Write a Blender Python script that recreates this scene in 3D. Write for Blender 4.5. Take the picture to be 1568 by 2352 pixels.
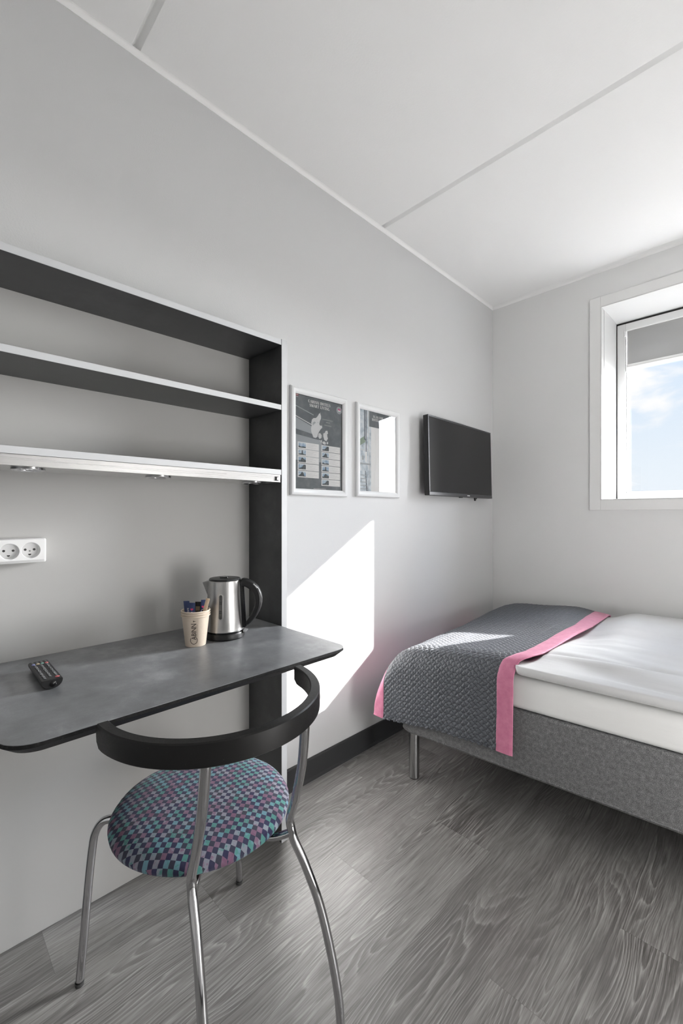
import bpy, bmesh, math, random
import numpy as np
from mathutils import Vector, Matrix

for _o in list(bpy.data.objects):
    bpy.data.objects.remove(_o)
sc = bpy.context.scene
COL = sc.collection
PI = math.pi
random.seed(7)

# ------------------------------------------------------------------ camera
cam_d = bpy.data.cameras.new('camera')
cam = bpy.data.objects.new('camera', cam_d)
COL.objects.link(cam)
cam.location = (1.3761, -2.8139, 1.105)
cam.rotation_euler = (math.radians(90), 0, math.radians(45.286))
cam_d.sensor_fit = 'HORIZONTAL'
cam_d.sensor_width = 36
cam_d.lens = 995 / 1568 * 36
cam_d.shift_y = 5 / 1568
cam_d.clip_start = 0.02
sc.camera = cam

# ------------------------------------------------------------------ view
vs = sc.view_settings
vs.view_transform = 'Standard'
vs.look = 'None'
vs.gamma = 1
vs.use_curve_mapping = False
vs.exposure = 1.82
sc.cycles.max_bounces = 12
sc.cycles.diffuse_bounces = 6
sc.cycles.transparent_max_bounces = 12
sc.cycles.sample_clamp_indirect = 6

SUN = Vector((0.5366, 1.0, 0.599)).normalized()


class G:
    """small node-graph helper"""
    def __init__(self, tree):
        self.t = tree
        self.n = tree.nodes
        self.l = tree.links

    def new(self, kind, **kw):
        nd = self.n.new(kind)
        for k, v in kw.items():
            setattr(nd, k, v)
        return nd

    def put(self, sock, v):
        if hasattr(v, 'links') or isinstance(v, bpy.types.NodeSocket):
            self.l.new(v, sock)
        else:
            sock.default_value = v

    def m(self, op, a, b=None, c=None, clamp=False):
        nd = self.new('ShaderNodeMath', operation=op, use_clamp=clamp)
        self.put(nd.inputs[0], a)
        if b is not None:
            self.put(nd.inputs[1], b)
        if c is not None:
            self.put(nd.inputs[2], c)
        return nd.outputs[0]

    def mix(self, f, a, b, blend='MIX'):
        nd = self.new('ShaderNodeMix', data_type='RGBA', blend_type=blend)
        self.put(nd.inputs[0], f)
        self.put(nd.inputs[6], a)
        self.put(nd.inputs[7], b)
        return nd.outputs[2]

    def noise(self, vec, scale, detail=3, rough=0.5, dist=0.0):
        nd = self.new('ShaderNodeTexNoise')
        if vec is not None:
            self.l.new(vec, nd.inputs['Vector'])
        nd.inputs['Scale'].default_value = scale
        nd.inputs['Detail'].default_value = detail
        nd.inputs['Roughness'].default_value = rough
        nd.inputs['Distortion'].default_value = dist
        return nd.outputs[0]

    def rng(self, v, a, b, c=0.0, d=1.0, smooth=False):
        nd = self.new('ShaderNodeMapRange')
        if smooth:
            nd.interpolation_type = 'SMOOTHSTEP'
        self.put(nd.inputs[0], v)
        nd.inputs[1].default_value = a
        nd.inputs[2].default_value = b
        nd.inputs[3].default_value = c
        nd.inputs[4].default_value = d
        return nd.outputs[0]

    def sep(self, v):
        nd = self.new('ShaderNodeSeparateXYZ')
        self.l.new(v, nd.inputs[0])
        return nd.outputs

    def comb(self, x, y, z):
        nd = self.new('ShaderNodeCombineXYZ')
        for i, v in enumerate((x, y, z)):
            self.put(nd.inputs[i], v)
        return nd.outputs[0]

    def ramp(self, f, stops):
        nd = self.new('ShaderNodeValToRGB')
        el = nd.color_ramp.elements
        el[0].position, el[-1].position = stops[0][0], stops[-1][0]
        el[0].color, el[-1].color = (*stops[0][1], 1), (*stops[-1][1], 1)
        for p, c in stops[1:-1]:
            el.new(p).color = (*c, 1)
        self.l.new(f, nd.inputs[0])
        return nd.outputs[0]

    def white(self, vec):
        nd = self.new('ShaderNodeTexWhiteNoise', noise_dimensions='3D')
        self.l.new(vec, nd.inputs[0])
        return nd.outputs[0], nd.outputs[1]


# ------------------------------------------------------------------ sky
world = bpy.data.worlds.new('sky')
sc.world = world
world.use_nodes = True
wt = world.node_tree
wt.nodes.clear()
g = G(wt)
tc = g.new('ShaderNodeTexCoord')
dirv = tc.outputs['Generated']
dx, dy, dz = g.sep(dirv)
blue = g.ramp(g.rng(dz, -0.05, 0.6), [(0.0, (0.90, 0.95, 1.0)), (0.22, (0.84, 0.92, 1.0)), (0.45, (0.74, 0.86, 1.0)), (1.0, (0.36, 0.57, 0.95))])
CLOUD = 6.85
cn = g.noise(g.comb(g.m('ADD', g.m('MULTIPLY', dx, 3.0), CLOUD), g.m('MULTIPLY', dy, 3.0), g.m('MULTIPLY', dz, 7.5)), 1.55, 6, 0.55, 0.3)
cloud = g.rng(cn, 0.44, 0.60, 0, 1, True)
skycol = g.mix(cloud, blue, (1.05, 1.04, 1.03, 1))
sundot = g.new('ShaderNodeVectorMath', operation='DOT_PRODUCT')
wt.links.new(dirv, sundot.inputs[0])
sundot.inputs[1].default_value = SUN
az = g.m('ARCTAN2', dx, dy)
hazy = g.m('MULTIPLY', g.rng(az, 0.11, 0.25, 0, 1, True), g.rng(az, 0.30, 0.52, 1, 0.26, True))
high = g.rng(dz, 0.26, 0.55, 0, 1, True)
up = g.rng(dz, -0.02, 0.02, 0, 1)
SKY_BRIGHT, SKY_HIGH, GROUND = 130.0, 15.0, 3.0
mult = g.m('ADD', 1.0, g.m('MULTIPLY', up, g.m('ADD', g.m('MULTIPLY', hazy, SKY_BRIGHT), g.m('MULTIPLY', high, SKY_HIGH))))
skycol = g.mix(g.m('MULTIPLY', hazy, 0.8), skycol, (1.0, 0.99, 0.975, 1))
grd = g.mix(up, (GROUND, GROUND * 0.985, GROUND * 0.96, 1), skycol)
bg = g.new('ShaderNodeBackground')
wt.links.new(grd, bg.inputs[0])
g.put(bg.inputs[1], g.m('MULTIPLY', mult, 0.285))
wo = g.new('ShaderNodeOutputWorld')
wt.links.new(bg.outputs[0], wo.inputs[0])

# ------------------------------------------------------------------ sun
sd = bpy.data.lights.new('sun', 'SUN')
sd.energy = 15.0
sd.angle = math.radians(0.6)
sd.color = (1.0, 0.975, 0.94)
sun = bpy.data.objects.new('sun', sd)
COL.objects.link(sun)
sun.rotation_euler = (-SUN).to_track_quat('-Z', 'Y').to_euler()
sun.location = SUN * 8

# portal: steers sky samples through the window opening
pd = bpy.data.lights.new('sky_portal', 'AREA')
pd.shape = 'RECTANGLE'
pd.size, pd.size_y = 0.76, 1.15
pd.cycles.is_portal = True
po = bpy.data.objects.new('sky_portal', pd)
COL.objects.link(po)
po.location = (1.022, 0.40, 1.74)
po.rotation_euler = (math.radians(-90), 0, 0)

FILL_GLOW = 3.5  # strength of the added, unseen room fill
FILL_COLOR = (1.0, 0.985, 0.965)

# ================================================================== helpers
def M(name, col, rough=0.5, metal=0.0, spec=0.5, fn=None, **kw):
    m = bpy.data.materials.new(name)
    m.use_nodes = True
    nt = m.node_tree
    b = nt.nodes['Principled BSDF']
    b.inputs['Base Color'].default_value = (*col, 1)
    b.inputs['Roughness'].default_value = rough
    b.inputs['Metallic'].default_value = metal
    b.inputs['Specular IOR Level'].default_value = spec
    for k, v in kw.items():
        b.inputs[k.replace('_', ' ')].default_value = v
    if fn:
        fn(G(nt), b)
    return m


def objco(g):
    return g.new('ShaderNodeTexCoord').outputs['Object']


def geoco(g):
    return g.new('ShaderNodeNewGeometry').outputs['Position']


def bump(g, b, h, strength=0.2, dist=0.001):
    nd = g.new('ShaderNodeBump')
    nd.inputs['Strength'].default_value = strength
    nd.inputs['Distance'].default_value = dist
    g.l.new(h, nd.inputs['Height'])
    g.l.new(nd.outputs[0], b.inputs['Normal'])


ROOT = {}


class MB:
    """collects geometry; build() links it as ONE mesh object"""
    def __init__(self):
        self.v = []
        self.f = []
        self.mi = []

    def add(self, verts, faces, mi=0):
        o = len(self.v)
        self.v += [tuple(p) for p in verts]
        self.f += [tuple(i + o for i in f) for f in faces]
        self.mi += [mi] * len(faces)
        return self

    def box(self, x0, x1, y0, y1, z0, z1, mi=0):
        v = [(x, y, z) for x in (x0, x1) for y in (y0, y1) for z in (z0, z1)]
        f = [(0, 1, 3, 2), (4, 6, 7, 5), (0, 4, 5, 1), (2, 3, 7, 6), (0, 2, 6, 4), (1, 5, 7, 3)]
        return self.add(v, f, mi)

    def prism(self, pts, axis, a, b, mi=0):
        """polygon (2D) extruded along axis 'x','y','z' from a to b"""
        def P(p, t):
            if axis == 'x':
                return (t, p[0], p[1])
            if axis == 'y':
                return (p[0], t, p[1])
            return (p[0], p[1], t)
        n = len(pts)
        v = [P(p, a) for p in pts] + [P(p, b) for p in pts]
        f = [tuple(range(n))[::-1], tuple(range(n, 2 * n))]
        f += [(i, (i + 1) % n, n + (i + 1) % n, n + i) for i in range(n)]
        return self.add(v, f, mi)

    def loft(self, rings, closed=True, cap=True, mi=0):
        n = len(rings[0])
        v = [p for r in rings for p in r]
        f = []
        for k in range(len(rings) - 1):
            for i in range(n if closed else n - 1):
                j = (i + 1) % n
                f.append((k * n + i, k * n + j, (k + 1) * n + j, (k + 1) * n + i))
        if cap:
            f.append(tuple(range(n))[::-1])
            f.append(tuple((len(rings) - 1) * n + i for i in range(n)))
        return self.add(v, f, mi)

    def lathe(self, prof, c=(0, 0, 0), n=48, mi=0, cap=True, ax='z'):
        rings = []
        for r, h in prof:
            ring = []
            for i in range(n):
                a = 2 * PI * i / n
                x, y = r * math.cos(a), r * math.sin(a)
                if ax == 'z':
                    ring.append((c[0] + x, c[1] + y, c[2] + h))
                elif ax == 'x':
                    ring.append((c[0] + h, c[1] + x, c[2] + y))
                else:
                    ring.append((c[0] + y, c[1] + h, c[2] + x))
            rings.append(ring)
        return self.loft(rings, True, cap, mi)

    def tube(self, pts, r, n=14, smooth=6, mi=0, rs=None):
        pts = [Vector(p) for p in pts]
        if smooth > 1 and len(pts) > 2:
            out, rr = [], []
            for i in range(len(pts) - 1):
                p0 = pts[max(i - 1, 0)]
                p1, p2 = pts[i], pts[i + 1]
                p3 = pts[min(i + 2, len(pts) - 1)]
                for k in range(smooth):
                    t = k / smooth
                    out.append(0.5 * ((2 * p1) + (p2 - p0) * t + (2 * p0 - 5 * p1 + 4 * p2 - p3) * t * t + (3 * p1 - p0 - 3 * p2 + p3) * t ** 3))
            out.append(pts[-1])
            pts = out
        T = [(pts[min(i + 1, len(pts) - 1)] - pts[max(i - 1, 0)]).normalized() for i in range(len(pts))]
        nrm = T[0].orthogonal().normalized()
        rings = []
        for i, p in enumerate(pts):
            nrm = (nrm - T[i] * nrm.dot(T[i])).normalized()
            bn = T[i].cross(nrm)
            rings.append([p + (nrm * math.cos(2 * PI * k / n) + bn * math.sin(2 * PI * k / n)) * r for k in range(n)])
        return self.loft(rings, True, True, mi)

    def grid(self, P, mi=0):
        """P: array (a,b,3)"""
        a, b = P.shape[:2]
        f = []
        for i in range(a - 1):
            for j in range(b - 1):
                f.append((i * b + j, i * b + j + 1, (i + 1) * b + j + 1, (i + 1) * b + j))
        return self.add(P.reshape(-1, 3).tolist(), f, mi)

    def build(self, name, mats, parent=None, world=True, smooth=False, bevel=0, seg=2, subsurf=0, solid=0, angle=35):
        me = bpy.data.meshes.new(name)
        v = self.v
        if parent is not None and world:
            inv = ROOT[parent].inverted()
            v = [inv @ Vector(p) for p in v]
        me.from_pydata([tuple(p) for p in v], [], self.f)
        if not isinstance(mats, (list, tuple)):
            mats = [mats]
        for m in mats:
            me.materials.append(m)
        if len(mats) > 1:
            me.polygons.foreach_set('material_index', self.mi)
        bm = bmesh.new()
        bm.from_mesh(me)
        bmesh.ops.recalc_face_normals(bm, faces=bm.faces)
        bm.to_mesh(me)
        bm.free()
        if smooth:
            me.polygons.foreach_set('use_smooth', [True] * len(me.polygons))
            if smooth != 'all':
                me.set_sharp_from_angle(angle=math.radians(angle))
        o = bpy.data.objects.new(name, me)
        COL.objects.link(o)
        if parent is not None:
            o.parent = parent
            ROOT[o] = ROOT[parent]
        else:
            ROOT[o] = Matrix.Identity(4)
        if bevel:
            md = o.modifiers.new('bevel', 'BEVEL')
            md.width = bevel
            md.segments = seg
            md.limit_method = 'ANGLE'
            md.angle_limit = math.radians(40)
        if solid:
            md = o.modifiers.new('solid', 'SOLIDIFY')
            md.thickness = solid
            md.offset = -1
        if subsurf:
            md = o.modifiers.new('sub', 'SUBSURF')
            md.levels = md.render_levels = subsurf
        return o


def tag(o, label, cat, group=None):
    o['label'] = label
    o['category'] = cat
    if group:
        o['group'] = group
    return o


def thing(name, label, cat, loc=(0, 0, 0), rotz=0.0, group=None):
    o = bpy.data.objects.new(name, None)
    COL.objects.link(o)
    o.empty_display_size = 0.05
    o.location = loc
    o.rotation_euler = (0, 0, rotz)
    ROOT[o] = Matrix.Translation(loc) @ Matrix.Rotation(rotz, 4, 'Z')
    return tag(o, label, cat, group)


def struct(o):
    o['kind'] = 'structure'
    return o


def rrect(x0, x1, y0, y1, r, n=6):
    rs = r if isinstance(r, (list, tuple)) else [r] * 4
    pts = []
    for (cx, cy, a0, rr) in ((x1, y1, 0, rs[0]), (x0, y1, 90, rs[1]), (x0, y0, 180, rs[2]), (x1, y0, 270, rs[3])):
        sx = -1 if cx == x1 else 1
        sy = -1 if cy == y1 else 1
        for k in range(n + 1):
            a = math.radians(a0 + 90 * k / n)
            pts.append((cx + sx * rr + rr * math.cos(a), cy + sy * rr + rr * math.sin(a)))
    return pts


def text_mesh(s, size, offset=0.0, space=1.0, align='LEFT', cut=0.0):
    """returns verts (2D) and faces of a line of writing"""
    cu = bpy.data.curves.new('t', 'FONT')
    cu.body = s
    cu.size = size
    cu.offset = offset
    cu.space_character = space
    cu.align_x = align
    cu.resolution_u = 3
    ob = bpy.data.objects.new('t', cu)
    COL.objects.link(ob)
    dg = bpy.context.evaluated_depsgraph_get()
    me = bpy.data.meshes.new_from_object(ob.evaluated_get(dg))
    if cut:                                   # slice into thin strips so the writing can bend round a cup
        bm = bmesh.new()
        bm.from_mesh(me)
        k = -cut * 4
        while k < size * 1.2:
            bmesh.ops.bisect_plane(bm, geom=bm.verts[:] + bm.edges[:] + bm.faces[:], plane_co=(0, k, 0), plane_no=(0, 1, 0))
            k += cut
        bmesh.ops.triangulate(bm, faces=bm.faces[:])
        bm.to_mesh(me)
        bm.free()
    v = [(p.co.x, p.co.y) for p in me.vertices]
    f = [tuple(p.vertices) for p in me.polygons]
    bpy.data.objects.remove(ob)
    bpy.data.curves.remove(cu)
    bpy.data.meshes.remove(me)
    return v, f


# ================================================================== materials
def paint(sc_, st, colvar=0.02):
    def fn(g, b):
        p = geoco(g)
        h = g.m('ADD', g.m('MULTIPLY', g.noise(p, sc_, 4, 0.6), 0.7), g.m('MULTIPLY', g.noise(p, 40, 2), 0.3))
        bump(g, b, h, st, 0.0016)
    return fn


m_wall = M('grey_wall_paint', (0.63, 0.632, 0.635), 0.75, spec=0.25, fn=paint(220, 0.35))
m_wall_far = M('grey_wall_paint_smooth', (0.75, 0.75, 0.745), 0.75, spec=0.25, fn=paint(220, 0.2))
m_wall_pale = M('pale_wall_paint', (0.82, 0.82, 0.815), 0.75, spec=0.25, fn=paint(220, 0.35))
m_ceil = M('ceiling_paint', (0.88, 0.88, 0.875), 0.8, spec=0.2, fn=paint(160, 0.25))
m_trimw = M('white_trim_paint', (0.80, 0.80, 0.79), 0.45, fn=paint(60, 0.05))
m_frame = M('window_white', (0.66, 0.66, 0.655), 0.4)
m_dark_gap = M('dark_gasket', (0.03, 0.03, 0.03), 0.7)
m_black = M('black_plastic', (0.012, 0.012, 0.013), 0.38)
m_blackgloss = M('black_gloss', (0.006, 0.006, 0.007), 0.12)
m_baseb = M('charcoal_baseboard', (0.035, 0.036, 0.038), 0.5)
m_alu = M('aluminium', (0.62, 0.63, 0.64), 0.38, 0.75)
m_edge = M('grey_edge_band', (0.55, 0.56, 0.575), 0.42, spec=0.4)
m_white_pl = M('white_plastic', (0.82, 0.82, 0.82), 0.3)


def steel_fn(ax, scale):
    def fn(g, b):
        p = objco(g)
        x, y, z = g.sep(p)
        s = [g.m('MULTIPLY', q, 4.0) for q in (x, y, z)]
        k = {'x': 0, 'y': 1, 'z': 2}[ax]
        for i in range(3):
            if i != k:
                s[i] = g.m('MULTIPLY', (x, y, z)[i], scale)
        n = g.noise(g.comb(*s), 1.0, 3, 0.6)
        g.l.new(g.rng(n, 0.3, 0.7, 0.24, 0.38), b.inputs['Roughness'])
        bump(g, b, n, 0.04, 0.0005)
    return fn


m_steel = M('brushed_steel', (0.66, 0.655, 0.65), 0.3, 1.0, fn=steel_fn('y', 900))
def kettle_fn(g, b):
    p = objco(g)
    x, y, z = g.sep(p)
    n = g.noise(g.comb(g.m('MULTIPLY', x, 1500.0), g.m('MULTIPLY', y, 1500.0), g.m('MULTIPLY', z, 14.0)), 1.0, 2, 0.5)
    g.l.new(g.rng(n, 0.3, 0.7, 0.26, 0.32), b.inputs['Roughness'])


m_kettle = M('kettle_steel', (0.52, 0.515, 0.51), 0.30, 1.0)
m_chrome = M('chrome', (0.60, 0.60, 0.61), 0.08, 1.0)


def laminate(base, lo, hi):
    def fn(g, b):
        p = geoco(g)
        n1 = g.noise(p, 6.0, 4, 0.55, 0.0)
        n2 = g.noise(p, 26.0, 5, 0.65, 0.0)
        n3 = g.noise(p, 300.0, 2, 0.5)
        t = g.m('ADD', g.m('MULTIPLY', n1, 0.6), g.m('ADD', g.m('MULTIPLY', n2, 0.32), g.m('MULTIPLY', n3, 0.08)))
        c = g.ramp(g.rng(t, 0.34, 0.68), [(0, lo), (0.5, base), (1, hi)])
        g.l.new(c, b.inputs['Base Color'])
        g.l.new(g.rng(t, 0.36, 0.66, 0.32, 0.40), b.inputs['Roughness'])
    return fn


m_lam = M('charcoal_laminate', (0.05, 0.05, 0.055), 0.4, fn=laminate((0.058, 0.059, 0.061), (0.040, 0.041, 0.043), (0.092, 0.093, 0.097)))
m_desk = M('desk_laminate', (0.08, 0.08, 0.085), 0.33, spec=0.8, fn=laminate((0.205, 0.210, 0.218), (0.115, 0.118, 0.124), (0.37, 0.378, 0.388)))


def chipped(g, b):
    p = geoco(g)
    n = g.noise(p, 160, 4, 0.7)
    c = g.ramp(n, [(0.0, (0.006, 0.006, 0.006)), (0.56, (0.012, 0.012, 0.012)), (0.70, (0.03, 0.03, 0.03)), (1, (0.07, 0.07, 0.07))])
    g.l.new(c, b.inputs['Base Color'])
    bump(g, b, n, 0.5, 0.002)


m_deskedge = M('black_desk_edge', (0.012, 0.012, 0.012), 0.6, spec=0.15, fn=chipped)
m_deskbev = M('black_bevel', (0.018, 0.018, 0.019), 0.55, spec=0.3)


# floor: grey oak planks along Y
def floor_fn(g, b):
    p = geoco(g)
    x, y, z = g.sep(p)
    W, L = 0.185, 1.10
    px = g.m('DIVIDE', g.m('SUBTRACT', x, 0.152), W)
    ix = g.m('FLOOR', px)
    fx = g.m('SUBTRACT', px, ix)
    third = g.m('MODULO', g.m('ADD', ix, 300.0), 3.0)
    py = g.m('DIVIDE', g.m('SUBTRACT', g.m('ADD', y, 2.203), g.m('MULTIPLY', third, 0.366)), L)
    iy = g.m('FLOOR', py)
    fy = g.m('SUBTRACT', py, iy)
    rv, rc = g.white(g.comb(ix, iy, 3.7))
    r1, r2, r3 = g.sep(rc)
    ox = g.m('MULTIPLY', r1, 37.0)
    oy = g.m('MULTIPLY', r2, 53.0)
    gx = g.m('ADD', x, ox)
    gy = g.m('ADD', y, oy)
    # wandering grain: broad cathedral figure, sharpened into thin pale lines
    warp = g.m('MULTIPLY', g.m('SUBTRACT', g.noise(g.comb(g.m('MULTIPLY', gx, 5.0), g.m('MULTIPLY', gy, 2.2), 0.0), 1.0, 2, 0.5), 0.5), 0.045)
    wx = g.m('ADD', gx, warp)
    fld = g.noise(g.comb(g.m('MULTIPLY', wx, 9.0), g.m('MULTIPLY', gy, 0.95), 1.0), 1.0, 1, 0.35)
    jag = g.m('MULTIPLY', g.m('SUBTRACT', g.noise(g.comb(g.m('MULTIPLY', gx, 120.0), g.m('MULTIPLY', gy, 14.0), 6.0), 1.0, 2, 0.6), 0.5), 0.012)
    saw = g.m('FRACT', g.m('MULTIPLY', g.m('ADD', fld, jag), 36.0))
    rings = g.m('ADD', g.m('MULTIPLY', g.m('POWER', saw, 3.5), 1.0), g.m('MULTIPLY', g.rng(saw, 0.0, 0.12, 1.0, 0.0), 1.0))
    fine = g.noise(g.comb(g.m('MULTIPLY', wx, 210.0), g.m('MULTIPLY', gy, 4.5), 2.0), 1.0, 4, 0.7)
    fine2 = g.noise(g.comb(g.m('MULTIPLY', wx, 520.0), g.m('MULTIPLY', gy, 14.0), 4.0), 1.0, 2, 0.6)
    broad = g.noise(g.comb(g.m('MULTIPLY', wx, 10.0), g.m('MULTIPLY', gy, 1.5), 5.0), 1.0, 3, 0.5)
    patch = g.noise(g.comb(g.m('MULTIPLY', gx, 14.0), g.m('MULTIPLY', gy, 5.0), 9.0), 1.0, 3, 0.6)
    amp = g.rng(g.noise(g.comb(g.m('MULTIPLY', gx, 6.0), g.m('MULTIPLY', gy, 1.3), 8.0), 1.0, 1, 0.5), 0.40, 0.62, 0.10, 1.0, True)
    t = g.m('ADD', 0.46, g.m('MULTIPLY', g.m('MULTIPLY', g.m('SUBTRACT', rings, 0.36), amp), 0.34))
    t = g.m('ADD', t, g.m('MULTIPLY', g.m('SUBTRACT', fine, 0.5), 1.05))
    t = g.m('ADD', t, g.m('MULTIPLY', g.m('SUBTRACT', fine2, 0.5), 0.45))
    t = g.m('ADD', t, g.m('MULTIPLY', g.m('SUBTRACT', broad, 0.5), 0.45))
    t = g.m('ADD', t, g.m('MULTIPLY', g.m('SUBTRACT', patch, 0.5), 0.30))
    t = g.m('ADD', t, g.m('MULTIPLY', g.m('SUBTRACT', r3, 0.5), 0.16))
    c = g.ramp(t, [(0.0, (0.075, 0.070, 0.067)), (0.30, (0.150, 0.143, 0.138)), (0.50, (0.240, 0.232, 0.225)), (0.75, (0.375, 0.365, 0.356)), (1.0, (0.54, 0.53, 0.52))])
    sx = g.m('MINIMUM', fx, g.m('SUBTRACT', 1.0, fx))
    sy = g.m('MINIMUM', fy, g.m('SUBTRACT', 1.0, fy))
    seam = g.m('MINIMUM', g.rng(sx, 0.0, 0.006, 0, 1), g.rng(sy, 0.0, 0.0010, 0, 1))
    c = g.mix(g.rng(seam, 0, 1, 0.45, 0.0), c, (0.05, 0.047, 0.045, 1))
    g.l.new(c, b.inputs['Base Color'])
    g.l.new(g.rng(t, 0.2, 0.8, 0.38, 0.30), b.inputs['Roughness'])
    hh = g.m('ADD', g.m('MULTIPLY', t, 0.6), g.m('MULTIPLY', seam, 0.6))
    bump(g, b, hh, 0.25, 0.0012)


m_floor = M('grey_oak_vinyl', (0.2, 0.2, 0.2), 0.42, spec=0.85, fn=floor_fn)


def heather(g, b):
    p = objco(g)
    n = g.noise(p, 520, 3, 0.75)
    n2 = g.noise(p, 90, 3, 0.6)
    t = g.m('ADD', g.m('MULTIPLY', n, 0.75), g.m('MULTIPLY', n2, 0.25))
    c = g.ramp(g.rng(t, 0.34, 0.66), [(0, (0.06, 0.06, 0.062)), (0.45, (0.15, 0.15, 0.152)), (1, (0.36, 0.36, 0.36))])
    g.l.new(c, b.inputs['Base Color'])
    bump(g, b, n, 0.6, 0.002)


m_heather = M('heather_grey_fabric', (0.12, 0.12, 0.12), 0.95, spec=0.1, fn=heather)


def linen(g, b):
    p = objco(g)
    x, y, z = g.sep(p)
    w = g.noise(g.comb(g.m('MULTIPLY', x, 6.0), g.m('MULTIPLY', y, 28.0), g.m('MULTIPLY', z, 28.0)), 1.0, 3, 0.5)
    f = g.noise(p, 700, 2, 0.5)
    bump(g, b, g.m('ADD', g.m('MULTIPLY', w, 0.9), g.m('MULTIPLY', f, 0.1)), 0.25, 0.006)


m_linen = M('white_bed_linen', (0.63, 0.63, 0.632), 0.75, spec=0.2, fn=linen)
m_sheet = M('white_sheet', (0.80, 0.80, 0.79), 0.7, spec=0.25, fn=linen)


def satin(g, b):
    p = objco(g)
    n = g.noise(p, 120, 3, 0.6)
    n2 = g.noise(p, 900, 2, 0.6)
    c = g.mix(g.rng(n, 0.3, 0.7), (0.046, 0.052, 0.065, 1), (0.074, 0.082, 0.097, 1))
    n3 = g.noise(p, 420, 2, 0.6)
    c = g.mix(g.rng(n3, 0.35, 0.7), c, (0.115, 0.124, 0.140, 1))
    u, v, _w = g.sep(g.new('ShaderNodeUVMap', uv_map='quilt').outputs[0])
    ds = []
    for q in (u, v):
        f = g.m('SUBTRACT', q, g.m('FLOOR', q))
        ds.append(g.m('MINIMUM', f, g.m('SUBTRACT', 1.0, f)))
    d = g.m('MINIMUM', ds[0], ds[1])
    c = g.mix(g.rng(d, 0.03, 0.085, 0.9, 0.0), c, (0.016, 0.017, 0.022, 1))      # stitching lines, darkened in colour for the shade of their grooves
    g.l.new(c, b.inputs['Base Color'])
    h = g.m('ADD', g.m('MULTIPLY', d, 2.0), g.m('ADD', g.m('MULTIPLY', g.rng(d, 0.0, 0.08), 0.35), g.m('ADD', g.m('MULTIPLY', n, 0.16), g.m('MULTIPLY', n2, 0.10))))
    bump(g, b, h, 0.8, 0.0019)


m_quilt = M('slate_quilted_satin', (0.08, 0.088, 0.10), 0.52, spec=0.5, Sheen_Weight=0.10, Sheen_Roughness=0.4, fn=satin)


def pinkf(g, b):
    p = objco(g)
    n = g.noise(p, 45, 4, 0.55)
    c = g.mix(g.rng(n, 0.35, 0.65), (0.54, 0.165, 0.275, 1), (0.61, 0.215, 0.33, 1))
    g.l.new(c, b.inputs['Base Color'])
    bump(g, b, n, 0.35, 0.003)


m_pink = M('pink_satin_trim', (0.66, 0.17, 0.33), 0.5, spec=0.4, Sheen_Weight=0.2, fn=pinkf)


def seat_fn(g, b):
    p = objco(g)
    x, y, z = g.sep(p)
    ang = math.radians(42)
    wob = g.m('MULTIPLY', g.m('SUBTRACT', g.noise(p, 60, 2), 0.5), 0.0022)
    a = g.m('ADD', g.m('ADD', g.m('MULTIPLY', x, math.cos(ang)), g.m('MULTIPLY', y, math.sin(ang))), wob)
    c_ = g.m('SUBTRACT', g.m('MULTIPLY', y, math.cos(ang)), g.m('MULTIPLY', x, math.sin(ang)))
    s = 0.0103
    pa = g.m('DIVIDE', a, s)
    pc = g.m('DIVIDE', c_, s)
    ia, ic = g.m('FLOOR', pa), g.m('FLOOR', pc)
    chk = g.m('MODULO', g.m('ADD', g.m('ADD', ia, ic), 400.0), 2.0)
    rv, rc = g.white(g.comb(ia, ic, 1.3))
    r1, r2, r3 = g.sep(rc)
    fz = g.noise(p, 900, 2, 0.7)
    rr = g.m('ADD', r1, g.m('MULTIPLY', g.m('SUBTRACT', g.noise(p, 140, 2), 0.5), 0.55))
    colc = g.ramp(rr, [(0.0, (0.21, 0.105, 0.17)), (0.30, (0.25, 0.16, 0.235)), (0.38, (0.29, 0.285, 0.34)), (0.56, (0.25, 0.30, 0.35)), (0.66, (0.085, 0.26, 0.235)), (0.85, (0.10, 0.30, 0.275)), (0.90, (0.16, 0.32, 0.39)), (1.0, (0.16, 0.32, 0.39))])
    dark = g.ramp(r2, [(0.0, (0.030, 0.028, 0.078)), (0.5, (0.040, 0.042, 0.085)), (1.0, (0.050, 0.052, 0.072))])
    col = g.mix(chk, dark, colc)
    ln = g.noise(g.comb(g.m('MULTIPLY', a, 1400.0), g.m('MULTIPLY', c_, 200.0), 0.0), 1.0, 1)
    col = g.mix(g.m('MULTIPLY', g.rng(ln, 0.35, 0.65), 0.45), col, g.mix(0.5, col, (0.10, 0.10, 0.14, 1)))
    fa = g.m('SUBTRACT', pa, ia)
    edge = g.rng(g.m('MINIMUM', fa, g.m('SUBTRACT', 1.0, fa)), 0.02, 0.07, 0.35, 0.0)
    col = g.mix(g.m('MULTIPLY', edge, chk), col, (0.28, 0.27, 0.30, 1))
    g.l.new(col, b.inputs['Base Color'])
    bump(g, b, g.m('ADD', g.m('MULTIPLY', fz, 0.5), g.m('MULTIPLY', ln, 0.5)), 0.4, 0.0012)


m_seat = M('checked_seat_fabric', (0.1, 0.1, 0.15), 0.85, spec=0.15, Sheen_Weight=0.12, fn=seat_fn)


def blackwood(g, b):
    p = objco(g)
    x, y, z = g.sep(p)
    n = g.noise(g.comb(g.m('MULTIPLY', x, 60.0), g.m('MULTIPLY', y, 60.0), g.m('MULTIPLY', z, 900.0)), 1.0, 3, 0.6)
    sp = g.noise(p, 260, 3, 0.8)
    c = g.mix(g.rng(sp, 0.70, 0.78, 0, 0.8), (0.010, 0.0097, 0.0097, 1), (0.20, 0.19, 0.18, 1))
    g.l.new(c, b.inputs['Base Color'])
    g.l.new(g.rng(sp, 0.3, 0.7, 0.30, 0.46), b.inputs['Roughness'])
    bump(g, b, n, 0.08, 0.0006)


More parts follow.
